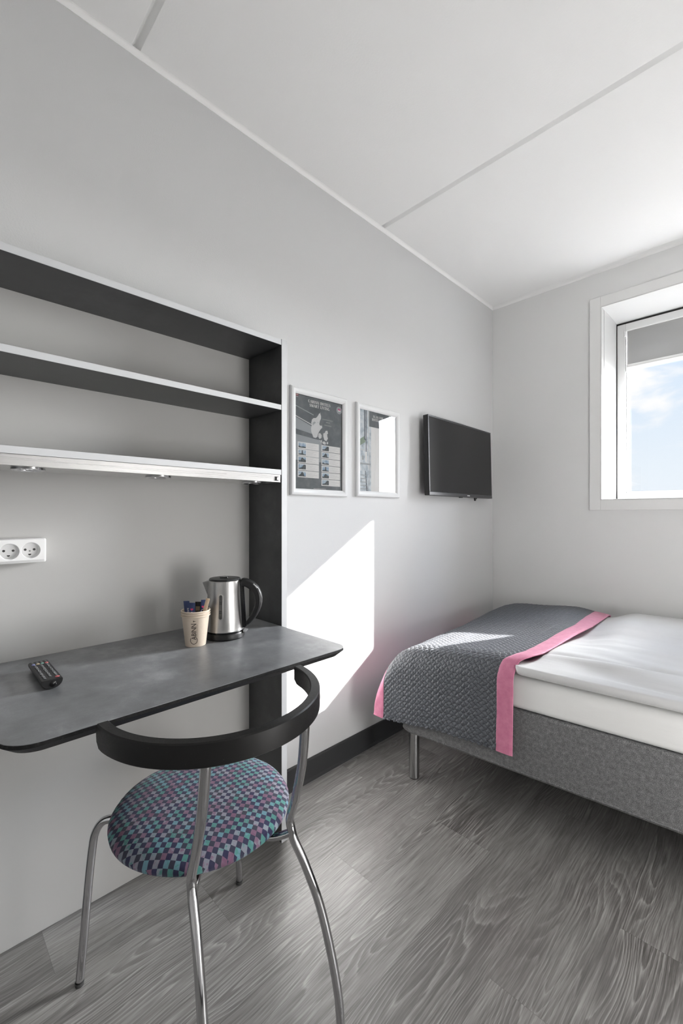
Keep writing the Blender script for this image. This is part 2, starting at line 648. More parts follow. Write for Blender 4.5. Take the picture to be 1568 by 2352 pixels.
m_bwood = M('black_lacquered_wood', (0.010, 0.0098, 0.0098), 0.38, spec=0.3, fn=blackwood)


def paperf(g, b):
    p = objco(g)
    n = g.noise(p, 500, 3, 0.7)
    c = g.mix(g.rng(n, 0.3, 0.7), (0.60, 0.51, 0.42, 1), (0.68, 0.59, 0.49, 1))
    g.l.new(c, b.inputs['Base Color'])


m_paper = M('kraft_cup_paper', (0.64, 0.55, 0.46), 0.7, spec=0.2, fn=paperf)
m_cupink = M('cup_ink', (0.075, 0.055, 0.045), 0.6)
m_navy = M('navy_sachet', (0.032, 0.052, 0.145), 0.35, fn=lambda g, b: bump(g, b, g.noise(objco(g), 260, 3, 0.6), 0.5, 0.002))
m_sachet_black = M('black_sachet', (0.02, 0.017, 0.014), 0.3)
m_sachet_tan = M('tan_print', (0.35, 0.26, 0.16), 0.5)
m_sw = M('sachet_white', (0.85, 0.85, 0.88), 0.5)
m_sp = M('sachet_pink', (0.70, 0.06, 0.19), 0.5)
m_stir = M('birch_stirrer', (0.72, 0.56, 0.40), 0.6, fn=lambda g, b: bump(g, b, g.noise(objco(g), 200, 3), 0.2, 0.0005))
m_white_ink = M('white_print', (0.85, 0.85, 0.85), 0.5)
m_led = M('lamp_lens', (0.75, 0.75, 0.74), 0.25)
m_blind = M('grey_blind_fabric', (0.34, 0.34, 0.337), 0.8, spec=0.1, fn=lambda g, b: bump(g, b, g.noise(objco(g), 500, 2), 0.2, 0.0008))

# clear glass / acrylic: mostly passes light, mirrors a little
def glass(name, ior=1.5, refl=1.0, tint=(1, 1, 1)):
    m = bpy.data.materials.new(name)
    m.use_nodes = True
    nt = m.node_tree
    nt.nodes.clear()
    g = G(nt)
    fr = g.new('ShaderNodeFresnel')
    fr.inputs[0].default_value = ior
    tr = g.new('ShaderNodeBsdfTransparent')
    tr.inputs[0].default_value = (*tint, 1)
    gl = g.new('ShaderNodeBsdfGlossy')
    gl.inputs['Roughness'].default_value = 0.01
    mx = g.new('ShaderNodeMixShader')
    g.put(mx.inputs[0], g.m('MULTIPLY', fr.outputs[0], refl))
    nt.links.new(tr.outputs[0], mx.inputs[1])
    nt.links.new(gl.outputs[0], mx.inputs[2])
    out = g.new('ShaderNodeOutputMaterial')
    nt.links.new(mx.outputs[0], out.inputs[0])
    return m


m_glass = glass('window_glass', 1.45, 0.6)
m_acryl = glass('clear_acrylic', 1.6, 1.0)

# ================================================================== the room
RX, RY, H = 2.42, -4.3, 2.511        # right wall, near wall, ceiling
WX0, WX1, WZ0, WZ1 = 0.655, 1.390, 1.185, 2.295   # window opening
TH = 0.42                            # outer wall thickness

struct(MB().box(-0.15, RX + 0.15, RY - 0.15, 0.0, -0.12, 0.0).build('floor', m_floor))
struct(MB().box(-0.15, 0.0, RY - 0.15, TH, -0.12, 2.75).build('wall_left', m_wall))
w = MB()
w.box(0.0, WX0, 0.0, TH, -0.12, 2.75)
w.box(WX1, RX, 0.0, TH, -0.12, 2.75)
w.box(WX0, WX1, 0.0, TH, -0.12, WZ0)
w.box(WX0, WX1, 0.0, TH, WZ1, 2.75)
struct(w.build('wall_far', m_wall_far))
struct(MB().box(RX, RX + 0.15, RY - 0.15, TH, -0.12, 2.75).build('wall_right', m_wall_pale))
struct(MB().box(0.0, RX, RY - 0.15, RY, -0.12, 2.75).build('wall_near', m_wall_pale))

# ceiling slabs with two V-joints running across the room
prof = [(RY, H)]
for yc in (-2.335, -1.176):
    prof += [(yc - 0.0125, H), (yc - 0.001, H + 0.020), (yc + 0.001, H + 0.020), (yc + 0.0125, H)]
prof += [(0.0, H)]
prof = prof + [(0.0, 2.75), (RY, 2.75)]
struct(MB().prism(prof, 'x', 0.0, RX).build('ceiling', m_ceil, bevel=0.003, seg=2))

# painted cove where the ceiling meets the walls
def cove(axis, a, b, flip):
    r = 0.016
    pts = [(0.0, H), (0.0, H - r), (0.002, H - r)]
    for k in range(9):
        t = math.radians(90 * k / 8)
        pts.append((0.002 + (0.010 if axis == 'y' else 0.030) * (1 - math.cos(t)), H - r + 0.0155 * math.sin(t)))
    pts.append((pts[-1][0], H))
    if flip:
        pts = [(-p[0], p[1]) for p in pts]
    mb = MB()
    if axis == 'y':
        return mb.prism(pts, 'y', a, b)
    return mb.prism(pts, 'x', a, b)


struct(cove('y', RY, 0.0, False).build('trim_1', m_ceil, smooth=True))
struct(cove('x', 0.0, RX, True).build('trim_2', m_ceil, smooth=True))

# baseboards
def baseb(name, pts, axis, a, b):
    return struct(MB().prism(pts, axis, a, b).build(name, m_baseb, bevel=0.0015))


bp = [(0, 0), (0.017, 0), (0.015, 0.008), (0.010, 0.013), (0.010, 0.086), (0.008, 0.091), (0, 0.091)]
baseb('baseboard_left', bp, 'y', -1.909, -0.0105)
baseb('baseboard_far', [(-a, b) for a, b in bp], 'x', 0.0, RX)
baseb('baseboard_right', [(RX - a, b) for a, b in bp], 'y', RY, -0.0105)

# ------------------------------------------------------------------ window
def window_part(name, mb, mat, parent, **k):
    return struct(mb.build(name, mat, parent, **k))


win = bpy.data.objects.new('window_1', None)
COL.objects.link(win)
win.location = ((WX0 + WX1) / 2, 0, WZ0)
ROOT[win] = Matrix.Translation(win.location)
struct(win)
c = 0.056
mb = MB()
# casing: two uprights and two rails with butt joints
mb.box(WX0 - c, WX0, -0.012, 0.0, WZ0 - c, WZ1 + c)
mb.box(WX1, WX1 + c, -0.012, 0.0, WZ0 - c, WZ1 + c)
mb.box(WX0 + 0.0004, WX1 - 0.0004, -0.012, 0.0, WZ1, WZ1 + c)
mb.box(WX0 + 0.0004, WX1 - 0.0004, -0.012, 0.0, WZ0 - c, WZ0)
window_part('casing', mb, m_trimw, win, bevel=0.0015)
SY = 0.30      # plane of the sash face
mb = MB()
t = 0.006
mb.box(WX0, WX0 + t, -0.0125, SY + 0.06, WZ0, WZ1)
mb.box(WX1 - t, WX1, -0.0125, SY + 0.06, WZ0, WZ1)
mb.box(WX0 + t, WX1 - t, -0.0125, SY + 0.06, WZ1 - t, WZ1)
mb.box(WX0 + t, WX1 - t, -0.0125, SY + 0.06, WZ0, WZ0 + t)
mb.box(WX0 + t, WX0 + t + 0.0025, 0.035, SY - 0.01, WZ0 + t, WZ1 - t)   # lining board standing a little proud
window_part('reveal_lining', mb, m_frame, win, bevel=0.001)
mb = MB()
mb.box(WX0 + t, WX0 + t + 0.008, SY + 0.012, SY + 0.06, WZ0 + t, WZ1 - t)
mb.box(WX1 - t - 0.008, WX1 - t, SY + 0.012, SY + 0.06, WZ0 + t, WZ1 - t)
mb.box(WX0 + t, WX1 - t, SY + 0.012, SY + 0.06, WZ1 - t - 0.010, WZ1 - t)
window_part('frame_gap', mb, m_dark_gap, win)
S0, S1, Z0, Z1 = WX0 + t + 0.006, WX1 - t - 0.006, WZ0 + t, WZ1 - t - 0.014
fw = 0.044
mb = MB()
mb.box(S0, S0 + fw, SY, SY + 0.06, Z0, Z1)
mb.box(S1 - fw, S1, SY, SY + 0.06, Z0, Z1)
mb.box(S0 + fw, S1 - fw, SY, SY + 0.06, Z1 - fw, Z1)
mb.box(S0 + fw, S1 - fw, SY, SY + 0.06, Z0, Z0 + fw)
# glazing bead, a step back
mb.box(S0 + fw, S0 + fw + 0.008, SY + 0.022, SY + 0.06, Z0 + fw, Z1 - fw)
mb.box(S1 - fw - 0.008, S1 - fw, SY + 0.022, SY + 0.06, Z0 + fw, Z1 - fw)
mb.box(S0 + fw + 0.008, S1 - fw - 0.008, SY + 0.022, SY + 0.06, Z0 + fw, Z0 + fw + 0.008)
window_part('sash', mb, m_frame, win, bevel=0.003)
mb = MB()
e = fw + 0.008
mb.box(S0 + e, S0 + e + 0.003, SY + 0.034, SY + 0.05, Z0 + e, Z1 - fw)
mb.box(S1 - e - 0.003, S1 - e, SY + 0.034, SY + 0.05, Z0 + e, Z1 - fw)
mb.box(S0 + e + 0.003, S1 - e - 0.003, SY + 0.034, SY + 0.05, Z0 + e, Z0 + e + 0.003)
window_part('glazing_gasket', mb, M('grey_gasket', (0.25, 0.26, 0.28), 0.6), win)
mb = MB()
yy = SY + 0.045
mb.box(S0 + fw, S1 - fw, yy, yy + 0.004, Z0 + fw, Z1 - fw)
window_part('pane', mb, m_glass, win)

# roller blind hanging inside the sash opening
BZ = 2.000
bl = thing('roller_blind', 'grey roller blind pulled partway down over the window', 'blind', ((S0 + S1) / 2, SY + 0.012, BZ))
b0, b1 = S0 + fw + 0.004, S1 - fw - 0.004
MB().box(b0 + 0.002, b1 - 0.002, SY + 0.0125, SY + 0.0137, BZ + 0.012, Z1 - fw + 0.001).build('fabric', m_blind, bl)
hb = MB()
hb.tube([(b0, SY + 0.013, BZ + 0.008), (b1, SY + 0.013, BZ + 0.008)], 0.007, 12, 1)
hb.box(b0, b1, SY + 0.0105, SY + 0.0155, BZ + 0.004, BZ + 0.026)
hb.build('hem_bar', M('pale_hem_bar', (0.74, 0.74, 0.73), 0.5), bl, smooth=True)
for xx in (S0 + fw - 0.006, S1 - fw - 0.002):
    MB().box(xx, xx + 0.008, SY - 0.006, SY + 0.010, Z1 - fw - 0.036, Z1 - fw - 0.002).build('bracket', m_white_pl, bl, bevel=0.002)
for xx in (S0 + fw + 0.002, S1 - fw - 0.004):
    MB().box(xx, xx + 0.002, SY + 0.002, SY + 0.020, BZ - 0.02, Z1 - fw).build('side_guide', m_white_pl, bl)

# unseen glowing cylinder on a stem, added as fill to brighten the room
FLX, FLY = 2.18, -1.62
fill_lt = thing('room_fill_light', 'added fill light in floor lamp shape, unseen, beside the bed head', 'fill light', (FLX, FLY, 0.0))
MB().lathe([(0.0, 0.0), (0.14, 0.0), (0.14, 0.012), (0.02, 0.022), (0.0, 0.022)], (FLX, FLY, 0.0), 36).build('base', m_alu, fill_lt, smooth=True)
MB().lathe([(0.011, 0.02), (0.011, 0.25), (0.0, 0.25)], (FLX, FLY, 0.0), 16).build('stem', m_alu, fill_lt, smooth=True)
m_fill = M('glowing_fill', (0.85, 0.85, 0.84), 0.6)
m_fill.node_tree.nodes['Principled BSDF'].inputs['Emission Color'].default_value = (*FILL_COLOR, 1)
m_fill.node_tree.nodes['Principled BSDF'].inputs['Emission Strength'].default_value = FILL_GLOW
MB().lathe([(0.0, 0.25), (0.19, 0.25), (0.20, 0.27), (0.20, 0.93), (0.19, 0.95), (0.0, 0.95)], (FLX, FLY, 0.0), 40).build('glow_cylinder', m_fill, fill_lt, smooth=True)

# ================================================================== shelf unit
PY1, PY0 = -1.911, -1.933          # right side panel
LY1 = -2.742                       # inner face of the left panel
unit = thing('wall_shelf_unit', 'tall charcoal shelf unit with pale edges fixed against the left wall', 'shelf', (0.0, (PY0 + LY1) / 2, 0))
DEP = 0.200
eb = 0.0012


def panel(name, y0, y1, z0, z1):
    o = MB().box(0.0008, DEP, y0, y1, z0, z1).build(name, m_lam, unit)
    MB().box(DEP, DEP + eb, y0 + 0.0002, y1, z0, z1).build('edge_band', m_edge, o)
    # the outer side face of the end panel is pale like the edge
    return o


panel('side_panel', PY0, PY1, 0.0, 1.693)
panel('side_panel', LY1 - 0.022, LY1, 0.0, 1.693)


def shelf(name, z0, z1):
    o = MB().box(0.0008, DEP - 0.0005, LY1 + 0.0005, PY0 - 0.0012, z0, z1).build(name, m_lam, unit)
    MB().box(DEP - 0.0005, DEP + 0.0008, LY1 + 0.0005, PY0 - 0.0016, z0, z1 - 0.0003).build('edge_band', m_edge, o, bevel=0.0004)
    return o


shelf('top_board', 1.6735, 1.691)
shelf('shelf', 1.4555, 1.4725)
shelf('shelf', 1.2372, 1.2545)
m_back = M('niche_back_laminate', (0.52, 0.515, 0.505), 0.5, spec=0.3, fn=paint(90, 0.06))
MB().box(0.0004, 0.0035, LY1 + 0.0005, PY0 - 0.0005, 0.004, 1.6735).build('back_panel', m_back, unit)

# light bar under the lowest shelf
bar = thing('under_shelf_light', 'brushed steel light bar with three spots under the lowest shelf', 'light', (0.15, -2.34, 1.211))
MB().box(0.06, 0.2005, LY1 + 0.002, -1.9385, 1.2115, 1.2366).build('housing', m_steel, bar, bevel=0.0008)
for ys in (-2.624, -2.326, -2.020):
    sp = MB().lathe([(0.026, 0.001), (0.033, 0.0), (0.0335, -0.0045), (0.029, -0.0065), (0.024, -0.004), (0.024, 0.0005)], (0.157, ys, 1.2112), 36).build('spotlight', m_chrome, bar, smooth=True)
    MB().lathe([(0.0238, -0.002), (0.015, -0.0032), (0.0, -0.0036)], (0.157, ys, 1.2112), 32, cap=False).build('lens', m_led, sp, smooth='all')
sw = MB().box(0.2004, 0.2022, -1.9605, -1.9475, 1.2165, 1.2300).build('switch', m_black, bar, bevel=0.0005)
MB().box(0.2020, 0.2040, -1.9545, -1.9485, 1.2185, 1.2282).build('rocker', m_white_pl, sw, bevel=0.0006)

# ================================================================== desk
DZ = 0.731
desk = thing('desk', 'charcoal laminate desk top with chipped black edge under the shelves', 'desk', (0.26, -2.33, DZ))
outl = rrect(0.0045, 0.521, -2.715, -1.938, [0.040, 0.001, 0.001, 0.055], 10)
outl2 = rrect(0.0045, 0.5225, -2.7165, -1.9365, [0.041, 0.001, 0.001, 0.056], 10)
inn = rrect(0.0045, 0.505, -2.699, -1.954, [0.030, 0.001, 0.001, 0.045], 10)
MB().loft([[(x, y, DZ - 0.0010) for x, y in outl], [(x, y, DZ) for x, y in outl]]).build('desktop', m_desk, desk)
dk = MB().loft([[(x, y, DZ - 0.0070) for x, y in outl2], [(x, y, DZ - 0.0011) for x, y in outl]]).build('core_edge', m_deskedge, desk)
MB().loft([[(x, y, DZ - 0.0225) for x, y in inn], [(x, y, DZ - 0.0071) for x, y in outl2]]).build('bevelled_underside', m_deskbev, desk)

# ================================================================== power socket
so = thing('power_socket', 'white double wall socket above the desk', 'socket', (0.0035, -2.613, 1.011))
SX = 0.0035
FX = 0.030
y0, y1, z0, z1 = -2.672, -2.5655, 0.981, 1.0425
def ring_yz(x, ins, r=0.005):
    return [(x, a, b) for a, b in rrect(y0 + ins, y1 - ins, z0 + ins * 0.6, z1 - ins, r, 4)]


# front plate with two round wells
bm = MB()
cen = [(-2.6425, 1.0115), (-2.5985, 1.0125)]
NR = 40
RW = 0.0205
outer = [(FX, a, b) for a, b in rrect(y0 + 0.003, y1 - 0.003, z0 + 0.007, z1 - 0.002, 0.003, 4)]
side = [ring_yz(SX, 0.0, 0.004), ring_yz(FX - 0.004, 0.0, 0.004), outer]
bm.loft(side, True, False)
import mathutils
# face with holes: fill with bmesh
fb = bmesh.new()
ov = [fb.verts.new(p) for p in outer]
edges = [fb.edges.new((ov[i], ov[(i + 1) % len(ov)])) for i in range(len(ov))]
for cy, cz in cen:
    hv = [fb.verts.new((FX, cy + RW * math.cos(2 * PI * k / NR), cz + RW * math.sin(2 * PI * k / NR))) for k in range(NR)]
    edges += [fb.edges.new((hv[i], hv[(i + 1) % NR])) for i in range(NR)]
bmesh.ops.triangle_fill(fb, use_beauty=True, use_dissolve=False, edges=edges)
fb.verts.index_update()
bm.add([v.co[:] for v in fb.verts], [tuple(v.index for v in f.verts) for f in fb.faces])
fb.free()
plate = bm.build('face_plate', m_white_pl, so, smooth=True, angle=25)
for i, (cy, cz) in enumerate(cen):
    wl = MB().lathe([(RW, 0.0), (RW - 0.0010, -0.0015), (RW - 0.0025, -0.017), (0.0, -0.0172)], (FX, cy, cz), NR, cap=False, ax='x').build('socket_well', m_white_pl, so, smooth=True)
    hx = FX - 0.0170
    hl = MB()
    for s in (-1, 1):
        hl.lathe([(0.0030, 0.0), (0.0030, 0.0006), (0.0, 0.0006)], (hx, cy + s * 0.0095, cz + 0.0012), 16, ax='x')
    pts = [(cy + 0.0034 * math.cos(a), cz - 0.0098 + 0.0040 * math.sin(a)) for a in [PI + PI * k / 8 for k in range(9)]]
    hl.prism(pts, 'x', hx, hx + 0.0006)
    hl.build('contact_holes', m_black, wl)
    if i == 1:
        MB().lathe([(0.0022, 0.0), (0.0022, 0.0009), (0.0, 0.0009)], (hx, cy, cz - 0.0025), 14, ax='x').build('screw', M('screw_grey', (0.25, 0.25, 0.25), 0.5, 0.6), wl)

# ================================================================== snap frames with posters
def frame_profile(y0, y1, z0, z1, w=0.027):
    """rounded aluminium moulding swept round the rectangle (mitred)"""
    pr = [(0.0, 0.0004), (0.0, 0.009), (0.0035, 0.0145), (0.0105, 0.0165), (0.0175, 0.0150), (0.0235, 0.0105), (w, 0.0078), (w, 0.0040), (0.020, 0.0004)]
    rings = []
    for cy, cz, sy, sz in ((y0, z0, 1, 1), (y1, z0, -1, 1), (y1, z1, -1, -1), (y0, z1, 1, -1)):
        rings.append([(x, cy + sy * d, cz + sz * d) for d, x in pr])
    mb = MB()
    n = len(pr)
    v = [p for r in rings for p in r]
    f = []
    for k in range(4):
        kk = (k + 1) % 4
        for i in range(n):
            j = (i + 1) % n
            f.append((k * n + i, k * n + j, kk * n + j, kk * n + i))
    return mb.add(v, f)


m_frame_alu = M('satin_silver_frame', (0.66, 0.665, 0.67), 0.55, 0.0, spec=0.25)


def poster_bg(g, b):
    p = geoco(g)
    x, y, z = g.sep(p)
    n = g.noise(p, 9.0, 5, 0.6, 0.5)
    n2 = g.noise(p, 60.0, 4, 0.6)
    t = g.m('ADD', g.m('MULTIPLY', n, 0.75), g.m('MULTIPLY', n2, 0.25))
    c = g.ramp(g.rng(t, 0.34, 0.66), [(0, (0.135, 0.152, 0.168)), (0.5, (0.175, 0.195, 0.215)), (1, (0.25, 0.275, 0.30))])
    g.l.new(c, b.inputs['Base Color'])


m_slate = M('slate_print', (0.13, 0.15, 0.17), 0.5, fn=poster_bg)
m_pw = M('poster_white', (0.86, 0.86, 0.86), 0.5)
m_map = M('poster_pale', (0.72, 0.73, 0.74), 0.5)
m_pgrey = M('poster_midgrey', (0.42, 0.45, 0.48), 0.5)
m_pline = M('poster_textline', (0.55, 0.55, 0.57), 0.5)
m_psky = M('photo_sky', (0.42, 0.55, 0.68), 0.5, fn=lambda g, b: g.l.new(g.ramp(g.noise(geoco(g), 90, 3), [(0.35, (0.30, 0.44, 0.60)), (0.65, (0.62, 0.70, 0.76))]), b.inputs['Base Color']))
m_pbld = M('photo_building', (0.06, 0.075, 0.09), 0.5, fn=lambda g, b: g.l.new(g.ramp(g.noise(geoco(g), 420, 3, 0.7), [(0.38, (0.03, 0.04, 0.05)), (0.55, (0.10, 0.12, 0.14)), (0.66, (0.42, 0.43, 0.42))]), b.inputs['Base Color']))
m_pred = M('flag_red', (0.35, 0.02, 0.04), 0.5)
m_ppink = M('logo_pink', (0.72, 0.10, 0.33), 0.5)
m_ppale = M('photo_pale', (0.55, 0.62, 0.68), 0.5, fn=lambda g, b: g.l.new(g.ramp(g.noise(geoco(g), 40, 4, 0.6), [(0.36, (0.42, 0.49, 0.55)), (0.5, (0.66, 0.72, 0.77)), (0.64, (0.80, 0.83, 0.86))]), b.inputs['Base Color']))
m_pdark = M('photo_dark', (0.10, 0.12, 0.15), 0.5)
m_pgreen = M('photo_green', (0.30, 0.38, 0.30), 0.5)
PM = [m_slate, m_pw, m_map, m_pgrey, m_pline, m_psky, m_pbld, m_pred, m_ppink, m_ppale, m_pdark, m_pgreen]
SLATE, PW, MAP, PG, PLN, SKY, BLD, RED, PINK, PALE, PDK, GRN = range(12)


class Sheet:
    def __init__(self, y0, y1, z0, z1, x=0.0046, mi=SLATE):
        self.mb = MB()
        self.x = x
        self.poly([(y0, z0), (y1, z0), (y1, z1), (y0, z1)], mi, 0)

    def poly(self, pts, mi, lev):
        n = len(pts)
        self.mb.add([(self.x + 0.00012 * lev, a, b) for a, b in pts], [tuple(range(n))], mi)

    def rect(self, y0, y1, z0, z1, mi, lev):
        self.poly([(y0, z0), (y1, z0), (y1, z1), (y0, z1)], mi, lev)

    def text(self, s, y, z, size, mi, lev, sx=1.0, off=0.0, align='LEFT', serif=False):
        v, f = text_mesh(s, size, off, 1.0, align)
        self.mb.add([(self.x + 0.00012 * lev, y + a * sx, z + b) for a, b in v], f, mi)


def serif_line(sh, s, yc, z, h, width, mi, lev):
    """a line of fat-face roman capitals: thick uprights, hair serifs, exact width"""
    st, th = 0.27, 0.10      # stem and hairline, in cap heights
    L = {
        'A': (0.86, [('d', 0.02, 0, 0.40, 1, th), ('d', 0.84, 0, 0.42, 1, st), ('h', 0.2, 0.62, 0.28), ('s', 0.0, 0.22), ('s', 0.58, 0.9)]),
        'B': (0.80, [('v', 0.08), ('b', 0.26, 0.5, 1.0), ('b', 0.26, 0, 0.54)]),
        'C': (0.78, [('c', 0.0, 0.74, True)]),
        'E': (0.72, [('v', 0.08), ('h', 0.02, 0.66, 0.95), ('h', 0.02, 0.68, 0.05), ('h', 0.2, 0.52, 0.5), ('k', 0.60, 0.72), ('k', 0.62, 0.05)]),
        'F': (0.68, [('v', 0.08), ('h', 0.02, 0.64, 0.95), ('h', 0.2, 0.50, 0.5), ('k', 0.58, 0.72), ('s', 0.0, 0.42)]),
        'G': (0.84, [('c', 0.0, 0.74, True), ('vh', 0.54, 0.42)]),
        'H': (0.92, [('v', 0.08), ('v', 0.56), ('h', 0.2, 0.7, 0.5), ('s', 0.0, 0.42), ('s', 0.48, 0.9), ('S', 0.0, 0.42), ('S', 0.48, 0.9)]),
        'I': (0.46, [('v', 0.08), ('s', 0.0, 0.42), ('S', 0.0, 0.42)]),
        'L': (0.70, [('v', 0.08), ('s', 0.0, 0.42), ('S', 0.0, 0.42), ('h', 0.2, 0.66, 0.05), ('k', 0.60, 0.05)]),
        'M': (1.08, [('vt', 0.06), ('d', 0.20, 1, 0.52, 0, st), ('d', 0.84, 1, 0.52, 0, th), ('v', 0.76), ('s', 0.0, 0.2), ('s', 0.70, 1.08)]),
        'N': (0.92, [('vt', 0.08), ('vt', 0.76), ('d', 0.18, 1, 0.70, 0, st), ('s', 0.0, 0.24), ('S', 0.66, 0.92)]),
        'O': (0.84, [('c', 0.0, 0.80, False)]),
        'R': (0.86, [('v', 0.08), ('b', 0.26, 0.48, 1.0), ('d', 0.70, 0, 0.46, 0.5, st), ('s', 0.0, 0.42)]),
        'S': (0.68, [('z',)]),
        'T': (0.78, [('v', 0.26), ('h', 0.02, 0.74, 0.95), ('k', 0.0, 0.72), ('k', 0.68, 0.72), ('s', 0.16, 0.62)]),
        'V': (0.88, [('d', 0.14, 1, 0.46, 0, st), ('d', 0.80, 1, 0.46, 0, th), ('S', 0.0, 0.34), ('S', 0.62, 0.92)]),
        ' ': (0.36, []),
    }
    tot = sum(L[c][0] + 0.07 for c in s) - 0.07
    k = width / tot
    pen = yc - width / 2

    def Q(a, b):
        return (pen + a * k, z + b * h)
    for c in s:
        wd, strokes = L[c]
        for q in strokes:
            o = q[0]
            if o in ('v', 'vt'):
                sw_ = st if o == 'v' else th
                sh.poly([Q(q[1], 0), Q(q[1] + sw_, 0), Q(q[1] + sw_, 1), Q(q[1], 1)], mi, lev)
                if o == 'v' and c in 'BERF':
                    sh.poly([Q(0, 0), Q(0.3, 0), Q(0.3, th), Q(0, th)], mi, lev)
                    sh.poly([Q(0, 1 - th), Q(0.3, 1 - th), Q(0.3, 1), Q(0, 1)], mi, lev)
            elif o == 'vh':
                sh.poly([Q(q[1], 0), Q(q[1] + st, 0), Q(q[1] + st, q[2]), Q(q[1], q[2])], mi, lev)
            elif o == 'h':
                b0 = q[3] - th / 2
                sh.poly([Q(q[1], b0), Q(q[2], b0), Q(q[2], b0 + th), Q(q[1], b0 + th)], mi, lev)
            elif o == 'k':
                sh.poly([Q(q[1], q[2]), Q(q[1] + 0.07, q[2]), Q(q[1] + 0.07, q[2] + 0.24), Q(q[1], q[2] + 0.24)], mi, lev)
            elif o in ('s', 'S'):
                b0 = 0 if o == 's' else 1 - th
                sh.poly([Q(q[1], b0), Q(q[2], b0), Q(q[2], b0 + th), Q(q[1], b0 + th)], mi, lev)
            elif o == 'd':
                _, x1, z1_, x2, z2_, t_ = q
                sh.poly([Q(x1 - t_ / 2, z1_), Q(x1 + t_ / 2, z1_), Q(x2 + t_ / 2, z2_), Q(x2 - t_ / 2, z2_)], mi, lev)
            elif o == 'b':
                _, x1, b0, b1 = q
                n = 10
                oc, ic = [], []
                for i in range(n + 1):
                    a = -PI / 2 + PI * i / n
                    cx_, cz_ = x1 + 0.12, (b0 + b1) / 2
                    oc.append(Q(cx_ + 0.36 * math.cos(a), cz_ + (b1 - b0) / 2 * math.sin(a)))
                    ic.append(Q(cx_ + 0.12 * math.cos(a), cz_ + ((b1 - b0) / 2 - th) * math.sin(a)))
                for i in range(n):
                    sh.poly([ic[i], oc[i], oc[i + 1], ic[i + 1]], mi, lev)
            elif o == 'c':
                _, x1, x2, opn = q
                n = 20
                rng_ = [(-0.18 * PI + 0, 0)] if not opn else None
                a0, a1 = (0, 2 * PI) if not opn else (0.24 * PI, 1.78 * PI)
                cx_, rx = (x1 + x2) / 2, (x2 - x1) / 2
                for i in range(n):
                    p_ = []
                    for a in (a0 + (a1 - a0) * i / n, a0 + (a1 - a0) * (i + 1) / n):
                        p_.append((Q(cx_ + rx * math.cos(a), 0.5 + 0.5 * math.sin(a)), Q(cx_ + (rx - st) * math.cos(a), 0.5 + (0.5 - th) * math.sin(a))))
                    sh.poly([p_[0][1], p_[0][0], p_[1][0], p_[1][1]], mi, lev)
            elif o == 'z':
                pts = [(0.60, 0.80), (0.46, 0.94), (0.28, 0.95), (0.14, 0.84), (0.16, 0.68), (0.32, 0.56), (0.48, 0.44), (0.54, 0.28), (0.44, 0.10), (0.26, 0.05), (0.10, 0.12), (0.04, 0.24)]
                wds = [0.10, 0.10, 0.12, 0.2, 0.26, 0.28, 0.28, 0.26, 0.2, 0.12, 0.10, 0.10]
                for i in range(len(pts) - 1):
                    (xa, za), (xb, zb) = pts[i], pts[i + 1]
                    wa, wb = wds[i] / 2, wds[i + 1] / 2
                    d = Vector((xb - xa, zb - za)).normalized()
                    nx, nz = -d.y, d.x
                    sh.poly([Q(xa + nx * wa, za + nz * wa), Q(xb + nx * wb, zb + nz * wb), Q(xb - nx * wb, zb - nz * wb), Q(xa - nx * wa, za - nz * wa)], mi, lev)
        pen += (wd + 0.07) * k


def poster_frame(label, y0, y1, z0, z1, fill, bow):
    t = thing('poster_frame', label, 'poster', (0.0, (y0 + y1) / 2, z0), 0, 'silver snap frames on the left wall')
    frame_profile(y0, y1, z0, z1).build('frame', m_frame_alu, t, smooth=True, angle=28)
    MB().box(0.0003, 0.0040, y0 + 0.012, y1 - 0.012, z0 + 0.012, z1 - 0.012).build('backing_board', m_black, t)
    ya, yb, za, zb = y0 + 0.021, y1 - 0.0315, z0 + 0.021, z1 - 0.0290
    sh = Sheet(ya, yb, za, zb)
    fill(sh)
    sh.mb.build('poster_sheet', PM, t)
    yb, zb = y1 - 0.021, z1 - 0.021
    # slightly buckled clear cover
    n = 24
    P = np.zeros((n, n, 3))
    for i in range(n):
        for j in range(n):
            s, q = i / (n - 1), j / (n - 1)
            P[i, j] = (0.0064 + bow * math.sin(PI * s) * (0.6 + 0.4 * math.sin(PI * q)), ya + (yb - ya) * s, za + (zb - za) * q)
    MB().grid(P).build('clear_cover', m_acryl, t, smooth='all')
    return t


